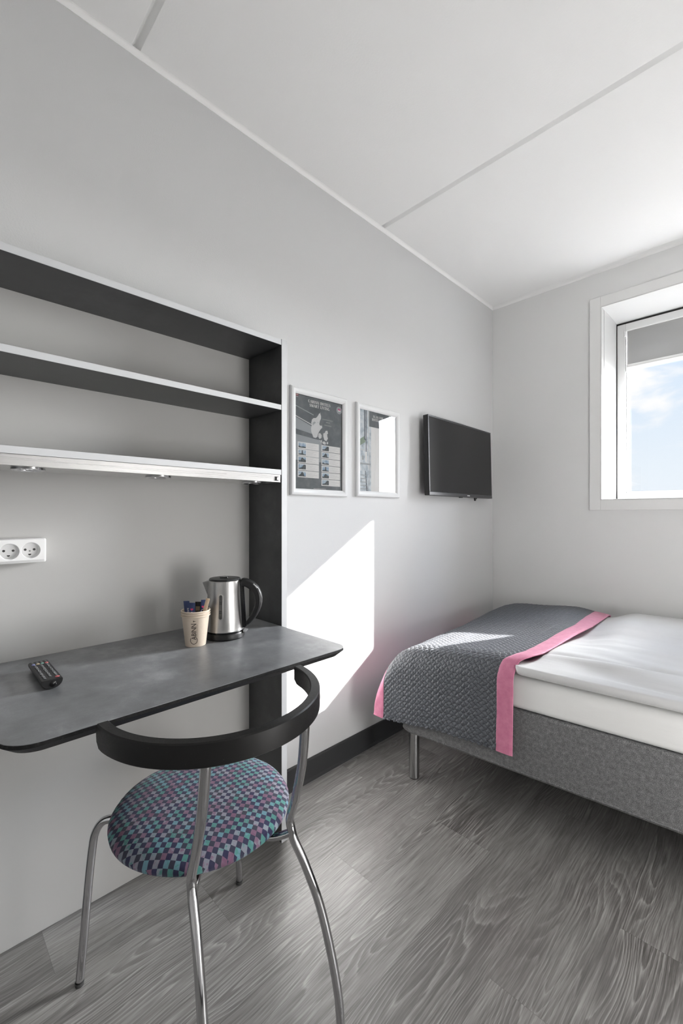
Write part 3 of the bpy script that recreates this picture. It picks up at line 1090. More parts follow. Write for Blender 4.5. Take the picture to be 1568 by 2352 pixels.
def poster_a(sh):
    # diagonal bands of the photographed hull behind the writing
    sh.poly([(-1.722, 1.500), (-1.722, 1.452), (-1.60, 1.436), (-1.60, 1.462)], PG, 1)
    sh.poly([(-1.722, 1.430), (-1.722, 1.325), (-1.573, 1.325), (-1.573, 1.418), (-1.62, 1.421)], PG, 1)
    sh.poly([(-1.722, 1.548), (-1.722, 1.544), (-1.62, 1.518), (-1.62, 1.522)], PG, 1)
    sh.poly([(-1.722, 1.507), (-1.722, 1.503), (-1.62, 1.473), (-1.62, 1.477)], MAP, 1)
    serif_line(sh, 'CABINN HOTELS', -1.587, 1.5685, 0.0125, 0.126, PW, 3)
    serif_line(sh, 'SMART LIVING', -1.5865, 1.5525, 0.0125, 0.113, PW, 3)
    # flag and small word under it
    sh.rect(-1.7150, -1.7020, 1.5850, 1.5945, RED, 3)
    sh.rect(-1.7150, -1.7020, 1.5888, 1.5908, PW, 4)
    sh.rect(-1.7110, -1.7092, 1.5850, 1.5945, PW, 4)
    sh.text('DANSK', -1.7135, 1.5795, 0.0042, PW, 3, 0.75, 0.0001)
    # round badge
    cy, cz = -1.472, 1.5640
    for r, mi, lv in ((0.0185, PDK, 3), (0.0170, PG, 4)):
        sh.poly([(cy + r * math.cos(2 * PI * k / 28), cz + r * math.sin(2 * PI * k / 28)) for k in range(28)], mi, lv)
    sh.poly([(cy - 0.007, cz - 0.006), (cy + 0.009, cz - 0.006), (cy + 0.009, cz + 0.0015), (cy - 0.007, cz + 0.0015)], PW, 5)
    sh.poly([(cy - 0.007, cz + 0.001), (cy + 0.006, cz - 0.0005), (cy + 0.011, cz + 0.007), (cy + 0.001, cz + 0.0045), (cy - 0.004, cz + 0.009)], PINK, 6)
    # map of the country
    def mp(pts, lev=2, mi=MAP):
        sh.poly([(-1.66 + 0.152 * a, 1.405 + 0.136 * b) for a, b in pts], mi, lev)
    mp([(0.530, 1.0), (0.50, 0.945), (0.46, 0.925), (0.43, 0.87), (0.38, 0.80), (0.33, 0.765), (0.26, 0.755), (0.20, 0.70), (0.175, 0.60), (0.19, 0.52), (0.165, 0.42), (0.175, 0.32), (0.21, 0.25), (0.25, 0.16), (0.34, 0.15), (0.40, 0.20), (0.42, 0.28), (0.46, 0.36), (0.50, 0.42), (0.54, 0.47), (0.58, 0.50), (0.57, 0.57), (0.50, 0.56), (0.47, 0.60), (0.49, 0.70), (0.53, 0.78), (0.535, 0.86), (0.505, 0.93)])
    mp([(0.44, 0.30), (0.50, 0.33), (0.56, 0.27), (0.55, 0.18), (0.48, 0.14), (0.43, 0.20)])
    mp([(0.62, 0.24), (0.62, 0.33), (0.68, 0.36), (0.71, 0.43), (0.78, 0.44), (0.80, 0.36), (0.77, 0.26), (0.80, 0.20), (0.74, 0.10), (0.66, 0.13)])
    mp([(0.58, 0.06), (0.66, 0.09), (0.72, 0.05), (0.70, -0.02), (0.61, 0.0)])
    mp([(0.74, 0.06), (0.80, 0.10), (0.81, 0.03), (0.76, 0.0)])
    mp([(0.53, 0.10), (0.57, 0.13), (0.56, 0.04), (0.52, 0.03)])
    mp([(0.46, 0.09), (0.51, 0.10), (0.50, 0.07)])
    mp([(0.22, 0.60), (0.30, 0.66), (0.34, 0.62), (0.28, 0.57), (0.24, 0.52)], 3, PG)
    mp([(0.38, 0.64), (0.44, 0.665), (0.43, 0.64)], 3, PG)
    mp([(0.765, 0.32), (0.785, 0.35), (0.79, 0.30), (0.775, 0.28)], 3, PDK)
    # handwriting beside the map, unreadable loops in the photo
    for (ya, yb, zz, n) in ((-1.572, -1.510, 1.5085, 12), (-1.551, -1.527, 1.4975, 5), (-1.560, -1.518, 1.4845, 9)):
        for k in range(n):
            a = ya + (yb - ya) * k / n
            d = (yb - ya) / n
            hgt = 0.0030 + 0.0028 * random.random()
            sh.poly([(a, zz), (a + 0.0007, zz), (a + d * 0.62 + 0.0007, zz + hgt), (a + d * 0.62, zz + hgt)], PW, 3)
            sh.poly([(a + d * 0.62, zz + hgt), (a + d * 0.62 + 0.0006, zz + hgt), (a + d + 0.0006, zz), (a + d, zz)], PW, 3)
    # hotel cards, five and six
    for (ya, yb, ztop, n, ph) in ((-1.706, -1.591, 1.400, 5, 0.0293), (-1.5765, -1.465, 1.400, 6, 0.0293)):
        for k in range(n):
            zt = ztop - k * ph
            zb = zt - 0.0272
            sh.rect(ya, yb, zb, zt, PW, 3)
            a0, a1, b0, b1 = ya + 0.0045, ya + 0.0430, zb + 0.0040, zt - 0.0035
            sh.rect(a0, a1, b0, b1, SKY, 4)
            # each photo shows a different building outline
            w_, h_ = a1 - a0, b1 - b0
            kind = (k * 2 + (n == 6)) % 5
            shapes = [
                [(0, 0), (1, 0), (1, .22), (.7, .3), (.35, .2), (.1, .35), (0, .3)],
                [(0, 0), (1, 0), (1, .9), (.75, 1), (.45, .45), (.3, .3), (0, .2)],
                [(0, 0), (1, 0), (1, .15), (.62, .25), (.56, .95), (.44, .95), (.40, .3), (0, .2)],
                [(0, 0), (1, 0), (1, .12), (.75, .2), (.72, .6), (.5, 1), (.28, .5), (.1, .25), (0, .2)],
                [(0, 0), (1, 0), (1, .55), (.8, .6), (.5, .95), (.3, .6), (.25, .3), (0, .35)]][kind]
            sh.poly([(a0 + w_ * p, b0 + h_ * q) for p, q in shapes], BLD, 5)
            for j in range(6):
                zl = zt - 0.0048 - j * 0.0036
                sh.rect(ya + 0.0475, ya + 0.0475 + (0.046, 0.058, 0.040, 0.034, 0.050, 0.030)[(j + k) % 6], zl - 0.0007, zl, PLN, 4)
    for k in range(13):
        a = -1.621 + 0.0055 * k
        sh.rect(a, a + 0.0042, 1.2112, 1.2135, PW, 3)


def poster_b(sh):
    # pale photograph of a harbour street on the left, uprights of a mast beside it
    sh.rect(-1.338, -1.250, 1.206, 1.602, PALE, 1)
    sh.rect(-1.258, -1.068, 1.206, 1.522, PW, 2)  # white print filling the area where the window's reflection shows
    sh.rect(-1.306, -1.2995, 1.455, 1.602, PDK, 3)
    sh.rect(-1.295, -1.290, 1.400, 1.602, PDK, 3)
    sh.rect(-1.2775, -1.2725, 1.320, 1.602, MAP, 3)
    sh.poly([(-1.302, 1.470), (-1.292, 1.450), (-1.292, 1.446), (-1.304, 1.462)], PDK, 3)
    sh.poly([(-1.336, 1.455), (-1.300, 1.475), (-1.298, 1.445), (-1.336, 1.425)], GRN, 2)
    sh.rect(-1.336, -1.262, 1.338, 1.346, PG, 3)
    sh.rect(-1.334, -1.262, 1.404, 1.408, MAP, 3)
    sh.rect(-1.300, -1.290, 1.352, 1.388, PDK, 2)
    sh.poly([(-1.300, 1.400), (-1.286, 1.400), (-1.288, 1.350), (-1.300, 1.352)], PW, 3)
    sh.rect(-1.322, -1.308, 1.360, 1.380, PG, 3)
    for a, wd in ((-1.270, 0.003), (-1.263, 0.0025)):
        sh.poly([(a, 1.40), (a + wd, 1.40), (a + wd, 1.29), (a + wd - 0.020, 1.206), (a - 0.020, 1.206), (a, 1.29)], PG, 3)
    sh.poly([(-1.300, 1.31), (-1.296, 1.31), (-1.282, 1.206), (-1.290, 1.206)], PDK, 3)
    for k in range(5):
        sh.rect(-1.333, -1.29, 1.222 + 0.016 * k, 1.226 + 0.016 * k, PG, 3)
    # dark head panel with the heading
    sh.rect(-1.2715, -1.0650, 1.522, 1.602, SLATE, 4)
    for k in range(22):
        a = -1.266 + k * 0.0088
        sh.rect(a, a + 0.0052, 1.5962, 1.5990, PW, 5)
    serif_line(sh, 'SCAN FOR', -1.2055, 1.5680, 0.0120, 0.076, PW, 5)
    serif_line(sh, 'HOTEL INFO', -1.2050, 1.5530, 0.0120, 0.092, PW, 5)
    sh.poly([(-1.114, 1.580), (-1.096, 1.573), (-1.078, 1.584), (-1.084, 1.593), (-1.108, 1.592)], PINK, 5)
    sh.poly([(-1.124, 1.593), (-1.116, 1.593), (-1.120, 1.586)], PW, 5)


poster_frame('silver framed dark poster headed CABINN HOTELS SMART LIVING with a map', -1.7455, -1.4265, 1.182, 1.6205, poster_a, 0.0012)
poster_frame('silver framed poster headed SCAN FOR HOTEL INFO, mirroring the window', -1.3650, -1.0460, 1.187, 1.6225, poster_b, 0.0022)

# ================================================================== television
tvx = 0.060
tv = thing('television', 'flat black television on the left wall near the corner', 'television', (0.03, -0.51, 1.42))
ta, tb, tz0, tz1 = -0.870, -0.121, 1.2055, 1.6375
def tvslab(x0, x1, ins=0.0, y0=ta, y1=tb, z0=tz0, z1=tz1):
    return [[(x, a, b) for a, b in rrect(y0 + ins, y1 - ins, z0 + ins, z1 - ins, 0.005, 4)] for x in (x0, x1)]


MB().loft(tvslab(tvx - 0.030, tvx - 0.004)).build('casing', m_black, tv)
MB().loft([[(tvx - 0.052, a, b) for a, b in rrect(ta + 0.09, tb - 0.09, tz0 + 0.03, tz1 - 0.09, 0.02, 4)], [(tvx - 0.029, a, b) for a, b in rrect(ta + 0.05, tb - 0.05, tz0 + 0.012, tz1 - 0.05, 0.02, 4)]]).build('rear_cover', m_black, tv)
m_bezel = M('dark_glossy_bezel', (0.07, 0.07, 0.075), 0.28, 0.5, spec=0.5)
mb = MB()
bw, bb = 0.010, 0.019
fr = [(ta, tb, tz0, tz0 + bb), (ta, tb, tz1 - bw, tz1), (ta, ta + bw, tz0 + bb, tz1 - bw), (tb - bw, tb, tz0 + bb, tz1 - bw)]
for a, b_, c_, d in fr:
    mb.box(tvx - 0.0042, tvx, a, b_, c_, d)
mb.build('bezel', m_bezel, tv, bevel=0.0022, seg=3)
m_screen = M('tv_screen', (0.008, 0.008, 0.009), 0.12, spec=0.4)
MB().box(tvx - 0.0041, tvx - 0.0018, ta + bw, tb - bw, tz0 + bb, tz1 - bw).build('screen', m_screen, tv)
ym = (ta + tb) / 2 + 0.055
lg = MB().box(tvx, tvx + 0.0006, ym - 0.016, ym + 0.016, tz0 + 0.0065, tz0 + 0.0115)
lg.build('maker_mark', m_white_ink, tv, bevel=0.0003)
MB().box(tvx - 0.016, tvx - 0.006, ym - 0.09, ym - 0.06, tz0 - 0.005, tz0 + 0.001).build('sensor', m_black, tv, bevel=0.001)
MB().prism([(-0.330, tz0 + 0.001), (-0.300, tz0 + 0.001), (-0.303, tz0 - 0.006), (-0.314, tz0 - 0.009), (-0.316, tz0 - 0.018), (-0.324, tz0 - 0.018)], 'x', tvx - 0.024, tvx - 0.016).build('cable_clip', m_black, tv)
MB().box(0.006, tvx - 0.050, -0.62, -0.40, 1.33, 1.52).build('wall_mount', m_black, tv)
tv.rotation_euler = (0, math.radians(-1.4), math.radians(1.4))

# ================================================================== bed
U = Vector((0.9958, 0.0917, 0.0))
V = Vector((-0.0917, 0.9958, 0.0))
BO = Vector((0.24, -1.385, 0.0))
BROT = math.atan2(U.y, U.x)
BL, BW = 2.06, 1.20           # along the room, across


def rbox_rings(u0, u1, w0, w1, z0, z1, rb, rt, rc, n=8, nc=10):
    """rounded slab as stacked rounded rectangles"""
    rings = []

    def ring(ins, z):
        return [(a, b, z) for a, b in rrect(u0 + ins, u1 - ins, w0 + ins, w1 - ins, max(rc - ins * 0.5, 0.004), nc)]
    for k in range(n + 1):
        a = math.radians(90 * k / n)
        rings.append(ring(rb * (1 - math.sin(a)), z0 + rb * (1 - math.cos(a))))
    for k in range(n + 1):
        a = math.radians(90 * k / n)
        rings.append(ring(rt * (1 - math.cos(a)), z1 - rt + rt * math.sin(a)))
    return rings


bed = thing('bed', 'low grey upholstered bed on dark metal legs below the window', 'bed', tuple(BO), BROT)
mb = MB()
mb.loft(rbox_rings(0.030, BL, 0.0, BW, 0.210, 0.431, 0.016, 0.008, 0.045))
mb.build('upholstered_base', m_heather, bed, world=False, smooth=True, angle=50)
# stitched welt along the lower edge
wl = [(a, b, 0.2235) for a, b in rrect(0.030 - 0.0006, BL + 0.0006, -0.0006, BW + 0.0006, 0.046, 10)]
wl.append(wl[0])
MB().tube(wl, 0.0022, 6, 1).build('piping', m_heather, bed, world=False, smooth='all')
m_leg = M('dark_brushed_leg', (0.42, 0.42, 0.42), 0.26, 1.0)
for (uu, ww) in ((0.062, 0.065), (0.062, BW - 0.065), (BL - 0.062, 0.065), (BL - 0.062, BW - 0.065)):
    lg = MB().lathe([(0.0, 0.004), (0.0215, 0.004), (0.0215, 0.215), (0.0, 0.215)], (uu, ww, 0.0), 28).build('leg', m_leg, bed, world=False, smooth=True)
    MB().lathe([(0.0, 0.0), (0.020, 0.0), (0.0205, 0.006), (0.0, 0.006)], (uu, ww, 0.0), 24).build('foot_cap', m_black, lg, world=False, smooth=True)

mat_ = MB()
mat_.loft(rbox_rings(0.048, BL - 0.01, 0.006, BW - 0.006, 0.4315, 0.549, 0.020, 0.045, 0.06))
mo = mat_.build('mattress', m_sheet, None, smooth='all')
mo.location = BO
mo.rotation_euler = (0, 0, BROT)
tag(mo, 'thick mattress in a white sheet on the grey bed base', 'mattress')


def smoothstep(x, a, b):
    t = np.clip((x - a) / (b - a), 0, 1)
    return t * t * (3 - 2 * t)


def vnoise(x, y, seed):
    """smooth value noise"""
    rs = np.random.RandomState(seed)
    tab = rs.rand(64, 64)
    xi, yi = np.floor(x).astype(int), np.floor(y).astype(int)
    fx, fy = x - xi, y - yi
    fx = fx * fx * (3 - 2 * fx)
    fy = fy * fy * (3 - 2 * fy)
    A = tab[xi % 64, yi % 64]
    B = tab[(xi + 1) % 64, yi % 64]
    C_ = tab[xi % 64, (yi + 1) % 64]
    D = tab[(xi + 1) % 64, (yi + 1) % 64]
    return (A * (1 - fx) + B * fx) * (1 - fy) + (C_ * (1 - fx) + D * fx) * fy


# ---- duvet: rounded front edge, folds running along the bed
nu, npf = 260, 120
us = np.linspace(0.44, BL - 0.06, nu)
prof = []
for k in range(14):
    a = math.radians(-90 + 120 * k / 13)     # bulging front edge
    prof.append((0.022 - 0.034 * math.cos(a), 0.573 + 0.0235 * math.sin(a)))
pts = prof + [(0.05, 0.5905), (0.09, 0.5975), (0.15, 0.604), (0.25, 0.609), (0.45, 0.611), (0.8, 0.610), (1.05, 0.606), (1.13, 0.600), (1.165, 0.588), (1.178, 0.570), (1.176, 0.556)]
pts = np.array(pts)
dl = np.r_[0, np.cumsum(np.hypot(*np.diff(pts, axis=0).T))]
tt = np.r_[np.linspace(0, dl[18], 62), np.linspace(dl[18], dl[-1], npf - 61)[1:]]
pw, pz = np.interp(tt, dl, pts[:, 0]), np.interp(tt, dl, pts[:, 1])
Ug, Wg = np.meshgrid(us, pw, indexing='ij')
Zg = np.repeat(pz[None, :], nu, 0)
topm = smoothstep(Wg, -0.005, 0.10)
n1 = vnoise(Ug * 2.0 + 3 * Wg, Wg * 13 + 1.6 * Ug, 3) - 0.5
n2 = vnoise(Ug * 4.5 + 7, Wg * 26 + 5 * Ug, 5) - 0.5
# a long crease just behind the front bulge, drifting back along the bed
cr = 0.145 + 0.05 * np.sin(2.1 * (Ug - 0.5)) + 0.02 * (vnoise(Ug * 5, Ug * 0 + 2, 9) - 0.5)
crease = np.exp(-((Wg - cr) / 0.014) ** 2)
ridge = np.exp(-((Wg - cr + 0.030) / 0.022) ** 2)
fade = smoothstep(1.05 - Wg, 0.0, 0.5)
Zg = Zg + topm * (0.019 * n1 + 0.009 * n2) * fade * smoothstep(Ug, 0.52, 0.78) - 0.008 * crease * smoothstep(Ug, 0.50, 0.62) + 0.006 * ridge * smoothstep(Ug, 0.50, 0.62)
cr2 = 0.065 + 0.022 * np.sin(3.7 * Ug + 0.6)
Zg = Zg - 0.004 * np.exp(-((Wg - cr2) / 0.010) ** 2) * smoothstep(Ug, 0.6, 0.9)
Zg = Zg - 0.037 * smoothstep(Wg, 0.15, 0.65) * (1 - smoothstep(Ug, 0.61, 0.74)) - (0.005 * (1 - smoothstep(Ug, 0.52, 0.60)) + 0.030 * (1 - smoothstep(Ug, 0.49, 0.57))) * smoothstep(Wg, 0.02, 0.14)
Zg = np.maximum(Zg, 0.5503)
fm = 1 - smoothstep(Wg, -0.02, 0.04)
Wg = Wg - fm * (0.007 * (vnoise(Ug * 3.0, Zg * 60, 21) - 0.5) + 0.003 * (vnoise(Ug * 9.0, Zg * 90 + 4 * Ug, 22) - 0.5)) - 0.002
Wg = Wg + 0.05 * (1 - smoothstep(Ug, 0.468, 0.516)) * (1 - smoothstep(Wg, 0.0, 0.25))
P = np.stack([Ug, Wg, Zg], -1)
dv = MB().grid(P)
du = dv.build('duvet', m_linen, None, smooth='all', solid=0.0)
du.location = BO
du.rotation_euler = (0, 0, BROT)
tag(du, 'white duvet with soft lengthwise folds lying on the bed', 'duvet')

# ---- runner: slate quilted panel, pink border left and right
zu = np.array([[-0.095, 0.325], [-0.075, 0.383], [-0.05, 0.438], [-0.03, 0.478], [0.0, 0.518], [0.04, 0.545], [0.09, 0.564], [0.15, 0.574], [0.22, 0.582], [0.31, 0.592], [0.40, 0.601], [0.46, 0.608], [0.52, 0.6125], [0.60, 0.6145], [0.70, 0.615]])
zbm = np.array([[-0.09, 0.251], [-0.036, 0.246], [0.05, 0.256], [0.2, 0.276], [0.35, 0.281], [0.44, 0.280], [0.50, 0.279], [0.7, 0.279]])
uR_t = np.array([[-0.02, 0.0], [0.02, 0.012], [0.05, 0.038], [0.117, 0.062], [0.29, 0.082], [0.68, 0.113], [1.2, 0.117]])


def runner_pts(u_hang, tpar, ruff=1.0):
    """u_hang: position along the hem (1D); tpar: arc-length samples (1D) -> grid of points"""
    R = 0.085
    out = np.zeros((len(u_hang), len(tpar), 3))
    arc = np.zeros((len(u_hang), len(tpar)))
    for i, u0 in enumerate(u_hang):
        zt = np.interp(u0, zu[:, 0], zu[:, 1])
        zt2 = min(zt, 0.5 + (zt - 0.5))
        zb_ = np.interp(u0, zbm[:, 0], zbm[:, 1]) + ruff * (0.0022 * math.sin(u0 * 260) + 0.0015 * math.sin(u0 * 611 + 1))
        r = min(R, zt - zb_ - 0.02)
        w0 = -0.017
        seg1 = zt - r - zb_
        pp = [(w0 - 0.006, zb_)]
        for k in range(1, 6):
            pp.append((w0 - 0.006 * (1 - k / 5) ** 2, zb_ + seg1 * k / 5))
        for k in range(1, 13):
            a = math.radians(90 * k / 12)
            pp.append((w0 + r - r * math.cos(a), zt - r + r * math.sin(a)))
        # the top dips a little towards the back, then drops behind the mattress
        dip = 0.034 * smoothstep(np.array([u0]), 0.36, 0.52)[0]
        for wv in (0.2, 0.35, 0.5, 0.7, 0.9, 1.05, 1.13):
            sw_ = smoothstep(np.array([wv]), 0.3, 1.1)[0]
            hump = 0.008 * math.sin(7 * wv + 5 * u0)
            pp.append((wv, zt - dip * sw_ + hump * sw_))
        ze = zt - dip
        pp += [(1.165, ze - 0.012), (1.186, ze - 0.035), (1.192, ze - 0.075)]
        pp = np.array(pp)
        d_ = np.r_[0, np.cumsum(np.hypot(*np.diff(pp, axis=0).T))]
        q = tpar * d_[-1]
        wv, zv = np.interp(q, d_, pp[:, 0]), np.interp(q, d_, pp[:, 1])
        shift = np.interp(wv, uR_t[:, 0], uR_t[:, 1])
        frac = np.clip((u0 + 0.085) / 0.582, 0, 1)
        out[i, :, 0] = u0 + shift * frac
        out[i, :, 1] = wv
        out[i, :, 2] = zv
        arc[i] = q
    # soften the polyline corners along the run
    for _ in range(6):
        out[:, 1:-1] = 0.25 * out[:, :-2] + 0.5 * out[:, 1:-1] + 0.25 * out[:, 2:]
    return out, arc


def displaced(P, hgt):
    du_ = np.gradient(P, axis=0)
    dt_ = np.gradient(P, axis=1)
    n = np.cross(du_, dt_)
    n /= np.linalg.norm(n, axis=-1, keepdims=True) + 1e-9
    if n[P.shape[0] // 2, P.shape[1] // 2, 2] < 0:
        n = -n
    return P + n * hgt[..., None]


run = thing('bed_runner', 'dark quilted bed runner with pink borders draped over the bed foot', 'bed runner', tuple(BO), BROT)
uL, uA, uB, uRr = -0.086, -0.037, 0.441, 0.497
tpar = np.linspace(0, 1, 860)
uq = np.linspace(uA, uB, 250)
P, A = runner_pts(uq, tpar)
Uq = np.repeat(uq[:, None], len(tpar), 1)
dq = 0.0228
qa, qb = (Uq + A) / dq, (Uq - A) / dq
ta_ = 1 - 2 * np.abs(qa - np.floor(qa) - 0.5)
tb_ = 1 - 2 * np.abs(qb - np.floor(qb) - 0.5)
pk = 12.0
pil = 1 - ((1 - ta_) ** pk + (1 - tb_) ** pk) ** (1 / pk)        # rounded pyramids between the stitch lines
pil = np.clip(pil, 0, 1)
pil = 1 - np.sqrt((1 - pil) ** 2 + 0.006)
pil = np.clip(pil, 0, 1) ** 0.85
mn = np.minimum(ta_, tb_)
stitch = np.exp(-(mn / 0.10) ** 2)
rough_ = 0.0007 * (vnoise(Uq * 300, A * 300, 31) - 0.5) + 0.0012 * (vnoise(Uq * 120, A * 120, 33) - 0.5)
wav = 0.006 * (vnoise(Uq * 9, A * 5, 12) - 0.5)
hem = smoothstep(A, 0.0, 0.03)
hg = 0.0014 * pil + 0.4 * rough_ + wav + (1 - hem) * 0.006 * (vnoise(Uq * 90, A * 60, 41) - 0.5)
qp = MB().grid(displaced(P, hg)).build('quilted_panel', m_quilt, run, world=False, smooth='all', solid=0.004)
uvl = qp.data.uv_layers.new(name='quilt')
li = np.zeros(len(qp.data.loops), int)
qp.data.loops.foreach_get('vertex_index', li)
uvl.data.foreach_set('uv', np.stack([qa.ravel()[li], qb.ravel()[li]], -1).ravel())
for (a, b_) in ((uL, uA + 0.001), (uB - 0.001, uRr)):
    ut = np.linspace(a, b_, 26)
    P, A = runner_pts(ut, tpar, 0.0)
    Ut = np.repeat(ut[:, None], len(tpar), 1)
    q = (Ut - a) / (b_ - a)
    rim = np.minimum(q, 1 - q)
    hh = 0.0022 * smoothstep(rim, 0.0, 0.10) - 0.0014 * np.exp(-((rim - 0.10) / 0.025) ** 2) + 0.0016 * (vnoise(Ut * 60, A * 22, 51) - 0.5) + 0.006 * (vnoise(Ut * 9, A * 5, 12) - 0.5) + 0.0008
    MB().grid(displaced(P, hh)).build('border_trim', m_pink, run, world=False, smooth='all', solid=0.004)

# ================================================================== kettle
KC = Vector((0.1826, -2.1343, DZ))
RR = Vector((0.7036, 0.7106, 0))         # towards the handle
FF = Vector((-0.7106, 0.7036, 0))        # away from the viewer
kt = thing('electric_kettle', 'brushed steel electric kettle with black handle on the desk', 'kettle', tuple(KC))


def K(a, b, z):
    p = KC + RR * a + FF * b
    return (p.x, p.y, DZ + z)


def ring(rx, z, n=56, c=0.0):
    return [K(c + rx * math.cos(2 * PI * k / n), rx * math.sin(2 * PI * k / n), z) for k in range(n)]


MB().loft([ring(r, z) for r, z in ((0.0, 0.0006), (0.056, 0.0006), (0.0585, 0.004), (0.0585, 0.015), (0.0565, 0.019), (0.0, 0.0195))]).build('power_base', m_black, kt, smooth=True)
MB().loft([ring(r, z) for r, z in ((0.0, 0.0196), (0.0545, 0.0196), (0.0550, 0.024), (0.0, 0.0242))]).build('bottom_gasket', m_blackgloss, kt, smooth=True)
MB().loft([ring(r, z) for r, z in ((0.0, 0.0242), (0.0570, 0.0242), (0.0574, 0.0265), (0.0568, 0.0285), (0.0560, 0.034), (0.0532, 0.085), (0.0502, 0.140), (0.0484, 0.172), (0.0482, 0.1735), (0.0470, 0.1742), (0.0, 0.1742))]).build('steel_body', m_kettle, kt, smooth=True)
lid = MB()
lid.loft([ring(r, z) for r, z in ((0.0, 0.1742), (0.0472, 0.1742), (0.0474, 0.1762), (0.0450, 0.1790), (0.030, 0.1812), (0.0, 0.1818))])
lid = lid.build('lid', m_black, kt, smooth=True)
MB().loft([[K(0.002 + 0.012 * a, -0.014 + 0.007 * b, z) for a, b in ((-1, -1), (1, -1), (1, 1), (-1, 1))] for z in (0.180, 0.1845)]).build('lid_tab', m_blackgloss, lid, bevel=0.0015)
# spout: a beak with open top
sp = MB()
tip = (-0.0670, 0.0, 0.1640)
rings = []
for z, ext, wd in ((0.1735, 0.0, 0.026), (0.1640, 0.0, 0.026), (0.150, 0.0, 0.022), (0.132, 0.0, 0.012)):
    pass
sv = [K(-0.0420, -0.024, 0.1730), K(-0.0420, 0.024, 0.1730), K(-0.0675, -0.004, 0.1660), K(-0.0675, 0.004, 0.1660), K(-0.0475, -0.014, 0.125), K(-0.0475, 0.014, 0.125), K(-0.0500, 0.0, 0.122)]
sp.add(sv, [(0, 2, 3, 1), (0, 4, 2), (1, 3, 5), (2, 4, 6), (2, 6, 3), (3, 6, 5), (0, 1, 5, 6, 4)])
sp.build('spout', M('spout_steel', (0.36, 0.36, 0.36), 0.34, 1.0), kt, bevel=0.0015)
# handle: a band swept round a D
hp = [(0.0475, 0.1685, 0.0125), (0.062, 0.1670, 0.0130), (0.081, 0.159, 0.0135), (0.0975, 0.141, 0.0130), (0.1040, 0.117, 0.0125), (0.1015, 0.092, 0.0110), (0.091, 0.068, 0.0095), (0.078, 0.050, 0.0078), (0.064, 0.036, 0.006)]
hm = MB()
ring_list = []
for i, (a, z, hw) in enumerate(hp):
    a0, z0 = hp[max(i - 1, 0)][:2]
    a1, z1 = hp[min(i + 1, len(hp) - 1)][:2]
    d = Vector((a1 - a0, z1 - z0)).normalized()
    nx, nz = d.y * -1, d.x
    ring_list.append([K(a + nx * hw * cx, 0.013 * cy, z + nz * hw * cx) for cx, cy in ((-1, -0.7), (-0.7, -1), (0.7, -1), (1, -0.6), (1, 0.6), (0.7, 1), (-0.7, 1), (-1, 0.7))])
hm.loft(ring_list)
h_ = hm.build('handle', m_black, kt, smooth=True, subsurf=1)
st_ = MB()
st_.loft([[K(a + o, 0.0105 * s, z) for o, s in ((-0.004, -1), (0.005, -1), (0.005, 1), (-0.004, 1))] for a, z in ((0.0505, 0.170), (0.0525, 0.140), (0.0555, 0.090), (0.0585, 0.038), (0.060, 0.030))])
st_.build('handle_strip', m_blackgloss, kt, bevel=0.0015)
MB().loft([[K(a + 0.0045 * s, 0.0115 * q, z + 0.003 * s) for s, q in ((-1, -1), (1, -1), (1, 1), (-1, 1))] for a, z in ((0.086, 0.1605), (0.098, 0.1475))]).build('lid_button', m_alu, h_, bevel=0.001)
MB().loft([[K(a, 0.013 * s, z) for a, z in ((0.058, 0.0165), (0.067, 0.0165), (0.069, 0.0200), (0.058, 0.0225))] for s in (-1, 1)]).build('switch_lever', m_alu, kt, bevel=0.0008)


def on_body(ang, z, out=0.0008):
    r = np.interp(z, [0.034, 0.085, 0.140, 0.172], [0.0560, 0.0532, 0.0502, 0.0484]) + out
    return K(r * math.sin(ang), -r * math.cos(ang), z)


def capsule(hw, z0, z1, out, c=0.03):
    pts = []
    for k in range(13):
        a = PI * k / 12
        pts.append((hw * math.cos(a), z1 - hw + hw * math.sin(a)))
    for k in range(13):
        a = PI + PI * k / 12
        pts.append((hw * math.cos(a), z0 + hw + hw * math.sin(a)))
    return [on_body(c + p / 0.052, z, out) for p, z in pts]


MB().loft([capsule(0.0072, 0.062, 0.138, -0.001), capsule(0.0072, 0.062, 0.138, 0.0010), capsule(0.0062, 0.063, 0.137, 0.0014)]).build('gauge_frame', m_kettle, kt, smooth=True)
gw = MB().loft([capsule(0.0050, 0.0645, 0.1355, 0.0012), capsule(0.0048, 0.0647, 0.1353, 0.0018)]).build('water_gauge', M('smoked_gauge', (0.09, 0.088, 0.085), 0.15, spec=0.6), kt, smooth=True)
mk = MB()
for z, wd in ((0.131, 0.0012), (0.127, 0.0012), (0.123, 0.0012), (0.072, 0.0012), (0.068, 0.0012)):
    mk.add([on_body(0.03 + a / 0.052, zz, 0.0021) for a, zz in ((-wd, z - 0.002), (wd, z - 0.002), (wd, z + 0.002), (-wd, z + 0.002))], [(0, 1, 2, 3)])
for z in (0.115, 0.110, 0.088, 0.083):
    mk.add([on_body(0.03 + a / 0.052, zz, 0.0021) for a, zz in ((-0.0035, z - 0.0015), (0.0035, z - 0.0015), (0.0035, z + 0.0015), (-0.0035, z + 0.0015))], [(0, 1, 2, 3)])
mk.build('gauge_marks', m_black, gw)

# ================================================================== paper cups (three nested)
CC = Vector((0.1989, -2.2367, DZ))
RB, RT, CH = 0.0280, 0.0375, 0.0840


